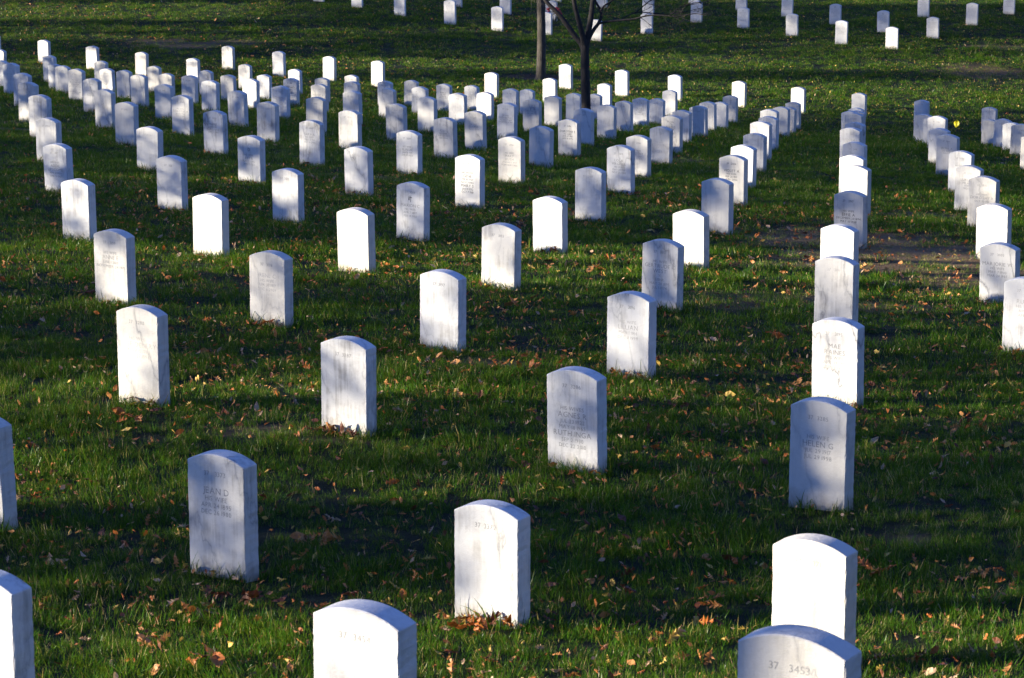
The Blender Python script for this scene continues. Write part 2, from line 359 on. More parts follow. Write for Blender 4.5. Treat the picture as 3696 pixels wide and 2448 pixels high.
# soil splashed up on the foot, ragged edge
sx = N(nt, 'SeparateXYZ'); nt.links.new(tc.outputs['Object'], sx.inputs[0])
foot = math_(nt, 'SUBTRACT', math_(nt, 'MULTIPLY', nb.outputs[0], .17), sx.outputs['Z'])
ft = ramp(nt, math_(nt, 'ADD', math_(nt, 'MULTIPLY', foot, 6.0), math_(nt, 'MULTIPLY', nf.outputs[0], .35)), [(.12, (0, 0, 0)), (.75, (1, 1, 1))])
base = mixc(nt, math_(nt, 'MULTIPLY', ft.outputs[0], .7), base, (.30, .235, .15))
nt.links.new(base, b.inputs['Base Color'])
b.inputs['Roughness'].default_value = .62
b.inputs['Specular IOR Level'].default_value = .35
b.inputs['Subsurface Weight'].default_value = 0.0
bp = N(nt, 'Bump', i_Strength=.55, i_Distance=.005); nt.links.new(nf.outputs[0], bp.inputs['Height']); nt.links.new(bp.outputs[0], b.inputs['Normal'])

def letter_mat(name, col):
    m, nt, b, out = mat(name)
    g = N(nt, 'NewGeometry')
    n = N(nt, 'TexNoise', i_Scale=90.0, i_Detail=3.0); nt.links.new(g.outputs['Position'], n.inputs['Vector'])
    r = ramp(nt, n.outputs[0], [(.3, tuple(c * .75 for c in col)), (.7, tuple(min(1, c * 1.3) for c in col))])
    nt.links.new(r.outputs[0], b.inputs['Base Color'])
    b.inputs['Roughness'].default_value = .9
    return m
LETTER_TONES = {'faint': letter_mat('letter_shade_pale', (.46, .44, .41)), 'mid': letter_mat('letter_shade_grey', (.30, .29, .275)), 'dark': letter_mat('blackened_letters', (.05, .05, .055))}  # greys paint the shade inside the cut letters; the dark one is blackening

def slab(H, seed, detail):
    """round-topped marble slab: local -y is the front, z = 0 the turf, the foot goes on below"""
    r = np.random.default_rng(seed)
    bot = -.16
    ns_ = {0: 9, 1: 18, 2: 34}[detail]
    na = {0: 14, 1: 24, 2: 44}[detail]
    hw = ST_W / 2
    zsh = H - ST_S
    R_ = (hw * hw + ST_S * ST_S) / (2 * ST_S)
    a0 = math.asin(hw / R_)
    pts = [(hw, z) for z in np.linspace(bot, zsh - .004, ns_)]
    pts += [(R_ * math.sin(a), H - R_ + R_ * math.cos(a)) for a in np.linspace(a0 * .985, -a0 * .985, na)]
    pts += [(-hw, z) for z in np.linspace(zsh - .004, bot, ns_)]
    P = np.array(pts)
    n = len(P)
    ctr = np.array([0, H * .5])
    tang = np.roll(P, -1, 0) - np.roll(P, 1, 0)
    nrm = np.stack([tang[:, 1], -tang[:, 0]], -1)
    nrm /= np.linalg.norm(nrm, axis=1)[:, None] + 1e-9
    bev = .0035
    side = np.abs(P[:, 0]) > hw - 1e-6
    amp = {0: .0012, 1: .0013, 2: .0016}[detail]
    def ring(y, inset, chips):
        d = inset + np.abs(r.normal(0, amp, n)) * np.where(side, 1.0, .18 if chips else .03)
        if detail and chips:
            for _ in range(int(r.integers(1, 6))):
                i = int(r.integers(0, n)); d[i] += r.uniform(.002, .007) * (1.0 if side[i] else .5)
        Q = P - nrm * d[:, None]
        return np.stack([Q[:, 0], np.full(n, y) , Q[:, 1]], -1)
    rings = [ring(0, bev, 1), ring(bev, 0, 0), ring(ST_T - bev, 0, 0), ring(ST_T, bev, 1)]
    V = np.vstack(rings + [[[0, 0, H * .45]], [[0, ST_T, H * .45]]])
    i = np.arange(n); j = (i + 1) % n
    quads = []
    for k in range(3):
        quads.append(np.stack([k * n + i, (k + 1) * n + i, (k + 1) * n + j, k * n + j], -1))
    tf = np.stack([i, j, np.full(n, 4 * n)], -1)
    tb = np.stack([3 * n + j, 3 * n + i, np.full(n, 4 * n + 1)], -1)
    return mesh_np('headstone', V, [np.vstack(quads), np.vstack([tf, tb])], mm)

# lettering: one small mesh per glyph, set line by line
_gl = {}
def glyph(ch):
    if ch not in _gl:
        cu = bpy.data.curves.new('g', 'FONT')
        cu.body = ch
        cu.resolution_u = 2
        ob = bpy.data.objects.new('g', cu)
        me = bpy.data.meshes.new_from_object(ob)
        v = np.array([x.co[:] for x in me.vertices]) if len(me.vertices) else np.zeros((0, 3))
        f = []
        me.calc_loop_triangles()
        f = np.array([t.vertices[:] for t in me.loop_triangles], np.int32).reshape(-1, 3)
        bpy.data.objects.remove(ob); bpy.data.meshes.remove(me); bpy.data.curves.remove(cu)
        if len(v):
            w = v[:, 0].max(); v[:, 0] -= v[:, 0].min(); w = v[:, 0].max()
        else:
            w = .2
        _gl[ch] = (v, f, w)
    return _gl[ch]

def text_mesh(lines, letter_tone, dx=0.0):
    """lines: (text, cap height, z of baseline). Laid on the slab's front, 0.4 mm proud."""
    VV, FF, n = [], [], 0
    for (t, h, z, kx) in lines:
        k = h / .70
        x = 0; items = []
        for ch in t:
            v, f, w = glyph(ch)
            items.append((v, f, x)); x += w + (.13 if ch != ' ' else .10)
        x -= .13
        kk = k * kx
        if x * kk > .30:
            kk = .30 / x
        for v, f, x0 in items:
            if len(v):
                VV.append(np.stack([(v[:, 0] + x0 - x / 2) * kk + dx, np.full(len(v), -.0004), v[:, 1] * k + z], -1))
                FF.append(f + n); n += len(v)
    return mesh_np('lettering', np.vstack(VV), np.vstack(FF), LETTER_TONES[letter_tone])

WIFE = 'HIS WIFE'
# (row, place): (ink, lines)   '*' = larger name line
TEXT = {
 (1, 2): ('mid', ['*JEAN D', WIFE, 'APR 24 1895', 'DEC 26 1980']),
 (2, 0): ('mid', ['', WIFE, '*HELEN G', 'JUL 29 1917', 'JUL 29 1998']),
 (2, 1): ('mid', ['', '', 'HIS WIVES', '*AGNES R', 'JUL 23 1922', 'MAY 18 1965', '*RUTH INGA', 'SEP 2 1930', 'DEC 22 2010']),
 (2, 3): ('faint', ['', WIFE, '*ROSE DEMERY', 'NOV 15 1911', 'MAY 27 1998']),
 (3, 0): ('mid', ['*MAE', '*RAINES', WIFE, 'APR 29 1910', 'SEP 12 1965']),
 (3, 1): ('faint', ['', WIFE, '*LILLIAN', 'MAR 1 1914', 'DEC 8 1998']),
 (3, 3): ('faint', ['*IRENE C', WIFE, 'APR 30 1917', 'DEC 6 2009']),
 (3, 4): ('mid', [WIFE, '*ANNE E', 'JUNE 1 1889', 'NOVEMBER 24 1971']),
 (4, -1): ('faint', ['*RUTH', WIFE, 'APR 9', 'APR 19']),
 (4, 1): ('mid', [WIFE, '*GERTRUDE C', '*WEST', 'Y1', 'USNR', 'MAY 28 1895', 'JUL 1 1974']),
 (4, 3): ('faint', ['', '', WIFE, 'NOV 3 1893', 'JAN 25 2000']),
 (5, -1): ('mid', ['*MARJORIE W', WIFE, 'MAY 7 1900', 'MAR 24 1987']),
 (5, 1): ('faint', ['*VERA G', WIFE, 'APR 16 1898']),
 (5, 3): ('mid', ['', '', '*MARION C', WIFE, 'APR 7 1897', 'FEB 14 1993']),
 (5, 6): ('mid', ['', WIFE, '*ADDIE', '*LIPSCOMB', 'APR 21 1908', 'JUNE 15 1967']),
 (6, 0): ('dark', ['', WIFE, '*EFFIE A', 'DECEMBER 20 1894', 'MAY 30 1968']),
 (6, 3): ('dark', ['', 'HIS WIVES', '*GENE', 'FEB 10 1927', 'NOV 3 1965', '*MARY S', 'JAN 9 1932', 'OCT 7 1981']),
 (6, 5): ('mid', ['', '', WIFE, '*ETTA', 'MAY 22 1903', 'APR 21 1965']),
 (7, -1): ('mid', ['', WIFE, '*DOROTHY R', 'OCT 30 1912']),
 (7, 0): ('faint', ['', '', '*LAURA E', '*STERLING']),
 (7, 1): ('dark', ['*VIOLET A', WIFE, 'SEP 26 1917', 'JUN 1 2004']),
 (7, 2): ('mid', ['*LOLA', '*VIRGINIA', WIFE, 'MAY 29 1910', 'NOV 26 1988']),
 (7, 3): ('mid', ['', WIFE, '*MARY', '*RUTH', 'JANUARY 1927', 'FEBRUARY 1966']),
 (7, 4): ('mid', ['', WIFE, '*ELINOR', 'JAN 16 1917', 'JUN 25 1974']),
 (7, 5): ('mid', ['*SARA R', WIFE, 'MAR 21 1914', 'OCT 4 2000']),
 (7, 6): ('mid', ['*MAMIE', WIFE, 'NOV 22 1894', 'OCT 21 1965']),
 (8, -1): ('mid', ['*LURLENE', WIFE, 'FEB 2', 'NOV 8']),
 (8, 2): ('mid', ['', WIFE, '*DOROTHY J', 'OCT 1 1921', 'MAY 15 1975']),
 (8, 4): ('mid', ['*IDA I', WIFE, 'DEC 19 1908', 'FEB 8 1990']),
 (8, 7): ('mid', ['', WIFE, '*DOROTHY M', 'JULY 7 1902', 'DEC 17 1967']),
 (9, -1): ('mid', ['', WIFE, '*MA', 'J 2']),
 (9, 0): ('mid', ['', '*SUSAN V', WIFE]),
 (9, 2): ('faint', ['', '', WIFE, '*REBECCA E', 'MAY 8', '', '*GRACE ROSE']),
 (9, 3): ('dark', ['*DOROTHY E', WIFE, 'APR 27 1918', 'APR 16 2002']),
 (9, 4): ('mid', ['', WIFE, '*GLORIA', 'NOV 21 1959']),
 (9, 9): ('mid', ['', '*MARIE W', WIFE, 'AUG 8 1901']),
 (10, -1): ('mid', ['', '*SELMA A', WIFE, 'JAN 5 18']),
 (10, 0): ('faint', ['*SUZANNE J', WIFE]),
 (10, 2): ('dark', ['*ALICE D', WIFE, '1933', '2006']),
 (10, 4): ('mid', ['', WIFE, '*ELIZABETH L', 'AUGUST 7 1889', 'SEPTEMBER 27 1967']),
 (10, 7): ('mid', ['', '*ELIZABETH J', WIFE, 'JUL 5 1895', 'MAY 1 1965']),
 (10, 10): ('mid', ['', WIFE, '*ELIZABETH', '*WALKER', 'SOUTH CAROLINA', 'CPL', 'USMC', 'DECEMBER 22 1891', 'MAY 5 1967']),
 (10, 11): ('faint', ['', WIFE, '*ANNA', 'DECEMBER 20', 'JANUARY 11']),
 (11, 4): ('mid', ['', '*EDITH C', WIFE, 'FEB 1']),
 (11, 7): ('mid', ['', '*HARRIET B', WIFE]),
 (12, 6): ('mid', ['', '*ELIZABETH W', WIFE]),
 (12, 7): ('mid', ['', '*DOROTHY T', WIFE]),
 (12, 8): ('dark', ['*MARGARET', WIFE, 'MAR 1924', 'OCT 2009']),
 (13, 3): ('mid', ['', WIFE, '*ETHEL', '*MAE', 'AUGUST 1890']),
 (13, 6): ('dark', ['*VIOLA', WIFE, 'JUN 15 1915', 'AUG 10 2006']),
 (14, 6): ('mid', ['', WIFE, '*JEANETTE M', 'AUGUST 5 1906', 'AUGUST 2 1967']),
 (14, 7): ('mid', ['', 'HIS WIVES', '*ROSE T', 'AUG 4', 'MAY 8']),
 (14, 4): ('mid', ['', '*HELEN M', WIFE, 'AUG 2']),
}
ROW0 = {0: 3453, 1: 3371, 2: 3285, 3: 3195, 4: 3101, 5: 3006, 6: 2917, 7: 2833, 8: 2754, 9: 2681, 10: 2614, 11: 2560, 12: 2507, 13: 2450, 14: 2394, 15: 2339, 16: 2285}
VEINY = {(1, 1): .6, (1, 2): .7, (2, 2): .6, (3, 0): 1.0, (3, 1): .7, (3, 3): .6, (4, 1): .8, (4, 3): .5, (5, -1): 1.0, (7, 2): .8, (9, 4): .8, (8, 4): .8, (11, 4): 1.0, (12, 11): .9, (7, 5): .7, (8, 2): .6, (5, 3): .5, (2, 0): .4}
DIRTY = {(1, 2): .55, (2, 2): .8, (4, 5): .6, (7, 8): .8, (8, 6): .9, (6, 5): .5, (7, 5): .7, (1, 0): .5, (8, 5): .6, (9, 5): .7, (8, 8): .6, (2, 3): .35, (9, 9): .6, (5, 4): .6, (6, 6): .5}

rows = {}
for s in STONES:
    rows.setdefault(s[0], []).append(s[1])
for r in rows:
    rows[r] = sorted(rows[r], reverse=True)

STONE_OBJ = {}
for (r, c, x, y, z, H, l0, l1) in STONES:
    detail = 2 if r < 4 else (1 if r < 9 else 0)
    zt = float(ground_z(x, y)[0])
    H2 = H + (z - zt)
    me = slab(H2, 1000 + r * 40 + c, detail)
    k = rows[r].index(c) + 1
    num = ROW0[r] + c
    lit = (l0 + l1) / 2
    look = 'sunlit' if lit > .72 else ('half-shaded' if lit > .3 else 'shaded')
    t = TEXT.get((r, c))
    if r <= 9 and not (r, c) in ((0, 2), (1, 3)):
        feat = 'carved with name and dates' if t else 'plain below its number'
        label = '%s marble headstone 37 %d, %s, %s from left, %s row' % (look, num, feat, ordinal(k), ordinal(r + 1))
    elif r <= 9:
        label = '%s marble headstone cut off by the left edge, %s row from the front' % (look, ordinal(r + 1))
    elif r == 16:
        label = '%s white headstone in the last row before the open lawn, %s from left' % (look, ordinal(k))
    else:
        label = '%s white headstone, %s from left in the %s row from the front' % (look, ordinal(k), ordinal(r + 1))
    yw = YAW + float(RNG.normal(0, .006))
    o = link('headstone', me, None, (x, y, zt), (float(RNG.normal(0, .009)), float(RNG.normal(0, .010)), yw), label, 'headstone', 'rows of white marble headstones')
    o['vein'] = VEINY.get((r, c), float(RNG.choice([.1, .3, .5, .8])))
    o['dirt'] = DIRTY.get((r, c), float(RNG.uniform(.15, .65)))
    o['tone'] = float(RNG.uniform(0, .8)) if (r, c) != (1, 0) else .9
    o['height'] = H2
    STONE_OBJ[(r, c)] = o
    # number line, then the inscription below it
    zz = H2 - .103
    letter_tone = t[0] if t else ('mid' if RNG.random() < .6 else 'faint')
    if (r, c) in ((0, 0), (1, 0), (0, 1)):
        letter_tone = 'mid'
    nk = letter_tone if letter_tone != 'faint' or r > 3 else 'mid'
    gap = float(RNG.uniform(0, .012))
    link('section_number', text_mesh([('37', .022, zz, 1.0)], nk, -.041 - gap), o)
    link('grave_number', text_mesh([(str(num), .022, zz, 1.0)], nk, .022 + gap * .5), o)
    if t:
        lines = []
        zl = zz - .045
        for ln in t[1]:
            if ln == '':
                zl -= .025; continue
            if ln[0] == '*':
                zl -= .041; lines.append((ln[1:], .031, zl, 1.0))
            else:
                zl -= .033; lines.append((ln, .022, zl, 1.0))
        for ln in lines:
            link('name_line' if ln[1] > .03 else 'text_line', text_mesh([ln], t[0]), o)

def ring_mesh(cx, cz, r0, r1, n=20):
    a = np.linspace(0, 2 * math.pi, n, endpoint=False)
    V = np.vstack([np.stack([cx + r0 * np.cos(a), np.full(n, -.0005), cz + r0 * np.sin(a)], -1), np.stack([cx + r1 * np.cos(a), np.full(n, -.0005), cz + r1 * np.sin(a)], -1)])
    i = np.arange(n); j = (i + 1) % n
    return V, np.stack([i, n + i, n + j, j], -1)
def strokes(segs, w):
    V, F = [], []
    for (x0, z0, x1, z1) in segs:
        d = np.array([x1 - x0, z1 - z0]); d = d / np.linalg.norm(d); p = np.array([-d[1], d[0]]) * w / 2
        b_ = len(V)
        for (xx, zz_) in ((x0 - p[0], z0 - p[1]), (x1 - p[0], z1 - p[1]), (x1 + p[0], z1 + p[1]), (x0 + p[0], z0 + p[1])):
            V.append((xx, -.0005, zz_))
        F.append((b_, b_ + 1, b_ + 2, b_ + 3))
    return np.array(V), np.array(F)
# emblem cut above two of the names: a six-pointed star, and a cross with a flame
o = STONE_OBJ[(6, 5)]; H2 = o['height']
tri = lambda f: [(.022 * math.sin(a + f), H2 - .155 + .022 * math.cos(a + f), .022 * math.sin(a + f + 2.0944), H2 - .155 + .022 * math.cos(a + f + 2.0944)) for a in (0, 2.0944, 4.18879)]
V, F = strokes(tri(0) + tri(math.pi), .0035)
link('star_emblem', mesh_np('star_emblem', V, F, LETTER_TONES['mid']), o)
o = STONE_OBJ[(5, 3)]; H2 = o['height']
V, F = strokes([(.006, H2 - .19, .006, H2 - .125), (-.010, H2 - .145, .022, H2 - .145), (-.016, H2 - .175, -.020, H2 - .155), (-.020, H2 - .155, -.010, H2 - .128), (-.012, H2 - .172, -.009, H2 - .150)], .0055)
link('cross_and_flame_emblem', mesh_np('cross_emblem', V, F, LETTER_TONES['dark']), o)

# far lawn: stones of another section, turned a little more to the camera
order = sorted(range(len(FAR)), key=lambda i: FAR[i][0] / FAR[i][1])
for q, i in enumerate(order):
    x, y, z, H, l = FAR[i]
    zt = float(ground_z(x, y)[0])
    H2 = H + (z - zt)
    me = slab(H2, 5000 + i, 0)
    look = 'sunlit' if l > .65 else ('half-shaded' if l > .3 else 'shaded')
    extra = ''
    if abs(x - 1.18) < .15 and 82 < y < 84.5: extra = ' with red roses leaning on it,'
    label = '%s distant headstone on the far lawn,%s %s from left' % (look, extra, ordinal(q + 1))
    o = link('headstone', me, None, (x, y, zt), (0, float(RNG.normal(0, .01)), math.radians(-22)), label, 'headstone', 'headstones on the far lawn')
    o['vein'] = float(RNG.uniform(0, .3)); o['dirt'] = float(RNG.uniform(0, .3)); o['tone'] = float(RNG.uniform(0, .4))
    V, F = ring_mesh(0, H2 - .085, .019, .024)
    V2, F2 = strokes([(0, H2 - .098, 0, H2 - .072), (-.008, H2 - .08, .008, H2 - .08)], .004)
    link('emblem', mesh_np('emblem', np.vstack([V, V2]), np.vstack([F, F2 + len(V)]), LETTER_TONES['mid']), o)
    segs = []
    zl = H2 - .14
    for ln in range(7):
        w = RNG.uniform(.06, .12); xx = -w
        while xx < w:
            e = xx + RNG.uniform(.008, .02); segs.append((xx, zl, min(e, w + .004), zl)); xx = e + RNG.uniform(.004, .012)
        zl -= .036
    V, F = strokes(segs, .017)
    link('inscription', mesh_np('inscription', V, F, LETTER_TONES['faint']), o)

# ------------------------------------------------------------------ pixel to place (photo measured at 2367 x 1568)
FPX = LENS / 36 * 2367
def at(px, py, Y):
    """point at distance Y in front of the camera seen at that pixel"""
    v = (px - 1183.5) / FPX * np.array(r2) + (784.0 - py) / FPX * np.array(u2) + np.array(fw)
    return v / v[1] * Y
def hits(px, py):
    """where the sight lines through those pixels meet the lawn"""
    px = np.asarray(px, float); py = np.asarray(py, float)
    v = ((px - 1183.5) / FPX)[:, None] * np.array(r2) + ((784.0 - py) / FPX)[:, None] * np.array(u2) + np.array(fw)
    v = v / v[:, 1:2]
    lo = np.full(len(v), 4.0); hi = np.full(len(v), 130.0)
    for _ in range(26):
        m = (lo + hi) / 2; P = v * m[:, None]
        above = P[:, 2] > ground_z(P[:, 0], P[:, 1])
        lo = np.where(above, m, lo); hi = np.where(above, hi, m)
    return v * hi[:, None]
def hit(px, py):
    return hits([px], [py])[0]

# ------------------------------------------------------------------ trees
def bark(name, dark, light, scale):
    m, nt, b, out = mat(name)
    tc = N(nt, 'TexCoord')
    mp = N(nt, 'Mapping'); mp.inputs['Scale'].default_value = (scale, scale, scale * .22); nt.links.new(tc.outputs['Object'], mp.inputs[0])
    n = N(nt, 'TexNoise', i_Scale=1.0, i_Detail=6.0, i_Roughness=.7); nt.links.new(mp.outputs[0], n.inputs['Vector'])
    r = ramp(nt, n.outputs[0], [(.32, dark), (.68, light)])
    nt.links.new(r.outputs[0], b.inputs['Base Color'])
    b.inputs['Roughness'].default_value = .92
    bp = N(nt, 'Bump', i_Strength=.9, i_Distance=.02); nt.links.new(n.outputs[0], bp.inputs['Height']); nt.links.new(bp.outputs[0], b.inputs['Normal'])
    return m
BARK_DARK = bark('dark_bark', (.012, .010, .009), (.045, .038, .032), 30)
BARK_GREY = bark('grey_bark', (.022, .018, .014), (.105, .088, .068), 34)
BARK_OAK = bark('oak_bark', (.03, .025, .02), (.10, .085, .07), 20)

class Tubes:
    def __init__(self):
        self.V = []; self.F = []; self.n = 0
    def add(self, pts, rad, k=6):
        pts = np.asarray(pts, float); rad = np.asarray(rad, float)
        d = np.gradient(pts, axis=0); d /= np.linalg.norm(d, axis=1)[:, None] + 1e-9
        ref = np.array([0, 0, 1.]) if abs(d[0, 2]) < .9 else np.array([1., 0, 0])
        a = np.linspace(0, 2 * math.pi, k, endpoint=False)
        for p, t, r in zip(pts, d, rad):
            u = np.cross(t, ref); u /= np.linalg.norm(u) + 1e-9; v = np.cross(t, u)
            self.V.append(p + r * (np.cos(a)[:, None] * u + np.sin(a)[:, None] * v))
        i = np.arange(k); j = (i + 1) % k
        for q in range(len(pts) - 1):
            b0 = self.n + q * k
            self.F.append(np.stack([b0 + i, b0 + j, b0 + k + j, b0 + k + i], -1))
        self.n += len(pts) * k
    def mesh(self, name, m):
        return mesh_np(name, np.vstack(self.V), np.vstack(self.F), m, smooth=True)

def smooth_path(ctrl, m=5):
    """Catmull-Rom through the control rows"""
    C = np.asarray(ctrl, float)
    C = np.vstack([2 * C[0] - C[1], C, 2 * C[-1] - C[-2]])
    out = []
    for i in range(1, len(C) - 2):
        for t in np.linspace(0, 1, m, endpoint=False):
            p0, p1, p2, p3 = C[i - 1], C[i], C[i + 1], C[i + 2]
            out.append(.5 * (2 * p1 + (p2 - p0) * t + (2 * p0 - 5 * p1 + 4 * p2 - p3) * t * t + (3 * p1 - p0 - 3 * p2 + p3) * t ** 3))
    out.append(C[-2])
    return np.array(out)

def grow(tb, p, d, length, r, depth, rng, spread=.75, kmin=3):
    """wandering twig with side shoots"""
    n = max(4, int(length / .18)) if depth > 1 else 4
    n = min(n, 12)
    pts = [np.array(p, float)]; dd = np.array(d, float)
    for i in range(n):
        dd = dd + rng.normal(0, .13, 3) + np.array([0, 0, .04]); dd /= np.linalg.norm(dd)
        pts.append(pts[-1] + dd * length / n)
    rad = np.linspace(r, r * .45, n + 1)
    tb.add(pts, rad, 5 if r > .012 else kmin)
    if depth <= 0:
        return
    for q in range(int(rng.integers(2, 5))):
        i = int(rng.integers(max(1, n // 3), n + 1))
        v = dd + rng.normal(0, spread, 3); v[2] += .15; v /= np.linalg.norm(v)
        grow(tb, pts[i], v, length * rng.uniform(.45, .75), rad[i] * .62, depth - 1, rng, spread, kmin)

# --- the dark bare tree between the rows
Y0 = 51.7
base = hit(1356, 306); Y0 = base[1]
rng = np.random.default_rng(21)
t_dark = link('bare_tree', None, None, tuple(base), label='dark bare tree with forked trunk standing among the back rows of headstones', cat='tree')
inv = -base
def px_path(pl, dy=None):
    pl = list(pl)
    P = np.array([at(a, b_, Y0 + (0 if dy is None else dy * i)) for i, (a, b_) in enumerate(pl)])
    return smooth_path(P) + inv
tb = Tubes()
P = px_path([(1357, 330), (1356, 300), (1354.5, 240), (1353, 180), (1352, 130), (1353, 104)])
tb.add(P, np.interp(np.linspace(0, 1, len(P)), [0, .15, .3, 1], [.125, .1, .086, .072]), 12)
link('trunk', tb.mesh('trunk', BARK_DARK), t_dark)
def limb(pl, r0, r1, dy, twigs, tl):
    tb = Tubes()
    P = px_path(pl, dy)
    rad = np.linspace(r0, r1, len(P))
    tb.add(P, rad, 8)
    for q in range(twigs):
        i = int(rng.integers(len(P) // 4, len(P)))
        d = P[min(i + 1, len(P) - 1)] - P[i - 1]; d /= np.linalg.norm(d)
        v = d * .7 + rng.normal(0, .55, 3); v /= np.linalg.norm(v)
        grow(tb, P[i], v, tl * rng.uniform(.5, 1.1), max(.006, rad[i] * .42), 2, rng)
    link('limb', tb.mesh('limb', BARK_DARK), t_dark)
limb([(1351, 118), (1345, 103), (1330, 85), (1305, 50), (1285, 27), (1262, 3), (1245, -25), (1205, -90), (1180, -170)], .062, .02, .06, 0, .8)
limb([(1352, 112), (1344, 72), (1336, 42), (1328, 10), (1322, -30), (1308, -110), (1300, -210)], .055, .02, -.05, 0, .9)
limb([(1353, 116), (1360, 75), (1366, 40), (1370, 0), (1374, -40), (1382, -120), (1395, -240)], .062, .02, .05, 0, .9)
limb([(1354, 110), (1364, 84), (1374, 67), (1383, 55), (1390, 36), (1386, 20), (1378, 6), (1368, -18), (1362, -60)], .04, .012, .03, 2, .5)
limb([(1383, 55), (1402, 50.5), (1432, 47.5), (1466, 44), (1500, 36), (1532, 36), (1562, 38), (1605, 32), (1632, 36)], .022, .006, -.05, 8, .42)
limb([(1388, 26), (1397, 14), (1412, 4), (1432, -12), (1470, -40)], .022, .008, .04, 1, .5)
limb([(1432, 47), (1470, 29), (1508, 31), (1548, 33), (1580, 28), (1618, 20)], .013, .005, .03, 10, .4)
limb([(1470, 29), (1490, 12), (1512, -4), (1540, -14)], .012, .007, .02, 6, .45)
limb([(1548, 33), (1572, 18), (1600, 8), (1640, 4)], .010, .006, .02, 8, .45)
tb = Tubes()
for (a, b_, dz) in [(1205, -90, .3), (1300, -150, 0), (1308, -110, -.3), (1382, -120, .2), (1395, -240, 0), (1300, -210, 0), (1180, -170, .2), (1374, -60, .1), (1470, -40, 0)]:
    p = at(a, b_, Y0) + inv
    for q in range(4):
        v = np.array([rng.normal(0, .6), rng.normal(0, .6), 1.0]); v /= np.linalg.norm(v)
        grow(tb, p, v, rng.uniform(1.2, 2.2), .018, 3, rng)
link('crown', tb.mesh('crown', BARK_DARK), t_dark)

# --- the grey trunk on the mulch ring
base = hit(1249, 186.5); Y1 = base[1]
t_grey = link('young_tree', None, None, tuple(base), label='slim grey-barked tree with sunlit trunk on a brown mulch ring', cat='tree')
P = np.array([at(a, b_, Y1) for a, b_ in [(1249, 194), (1249, 186), (1250, 176), (1251, 140), (1251.5, 100), (1251.5, 60), (1250.5, 20), (1250, -40), (1251, -120), (1247, -260), (1250, -420)]]) - base
P = smooth_path(P)
tb = Tubes(); rr = np.interp(P[:, 2], [-.1, .02, .10, .3, 1.0, 2.0, 4.5, 6.5], [.17, .15, .122, .112, .103, .098, .07, .03])
tb.add(P, rr, 16)
link('trunk', tb.mesh('trunk', BARK_GREY), t_grey)
tb = Tubes()
for q in range(26):
    i = int(rng.integers(int(len(P) * .62), len(P)))
    a = rng.uniform(0, 6.28); v = np.array([math.cos(a), math.sin(a), rng.uniform(.5, 1.4)]); v /= np.linalg.norm(v)
    grow(tb, P[i], v, rng.uniform(1.0, 2.3), rr[i] * .35, 3, rng)
link('crown', tb.mesh('crown', BARK_GREY), t_grey)

# --- oaks to the left of the view: their crowns break up the low sun
ES = np.array([-math.sin(SUN_B), math.cos(SUN_B), 0.0])
ET = np.array([0, 0, 1.0]) - SUN[2] * SUN; ET /= np.linalg.norm(ET)
ctl = []          # (s, t, light wanted, weight)
# how bright a stone looks in the photograph -> the share of the sun's disc it sees
LOOK = [0, .1, .3, .5, .6, .75, .85, .95, 1]
LIGHT = [.03, .04, .16, .31, .40, .54, .68, .92, 1]
LIGHT_NEAR = [.04, .06, .27, .46, .55, .68, .80, .95, 1]
nfront = np.array([math.sin(YAW), -math.cos(YAW), 0])
for (r, c, x, y, z, H, l0, l1) in STONES:
    for hf, l in ((.95, l0), (.7, l0), (.45, .5 * (l0 + l1)), (.18, l1)):
        p = np.array([x, y, z + H * hf]); ctl.append((p @ ES, p @ ET, float(np.interp(l, LOOK, LIGHT_NEAR if r < 9 else LIGHT)), 5.0))
for (x, y, z, H, l) in FAR:
    for hf in (.85, .5, .15):
        p = np.array([x, y, z + H * hf]); ctl.append((p @ ES, p @ ET, float(np.interp(l, LOOK, LIGHT)), 4.0))
p = hit(2209, 351) + np.array([0, 0, .45]); ctl += [(p @ ES, p @ ET, 1.0, 8.0), (p @ ES, p @ ET + .12, 1.0, 8.0)]
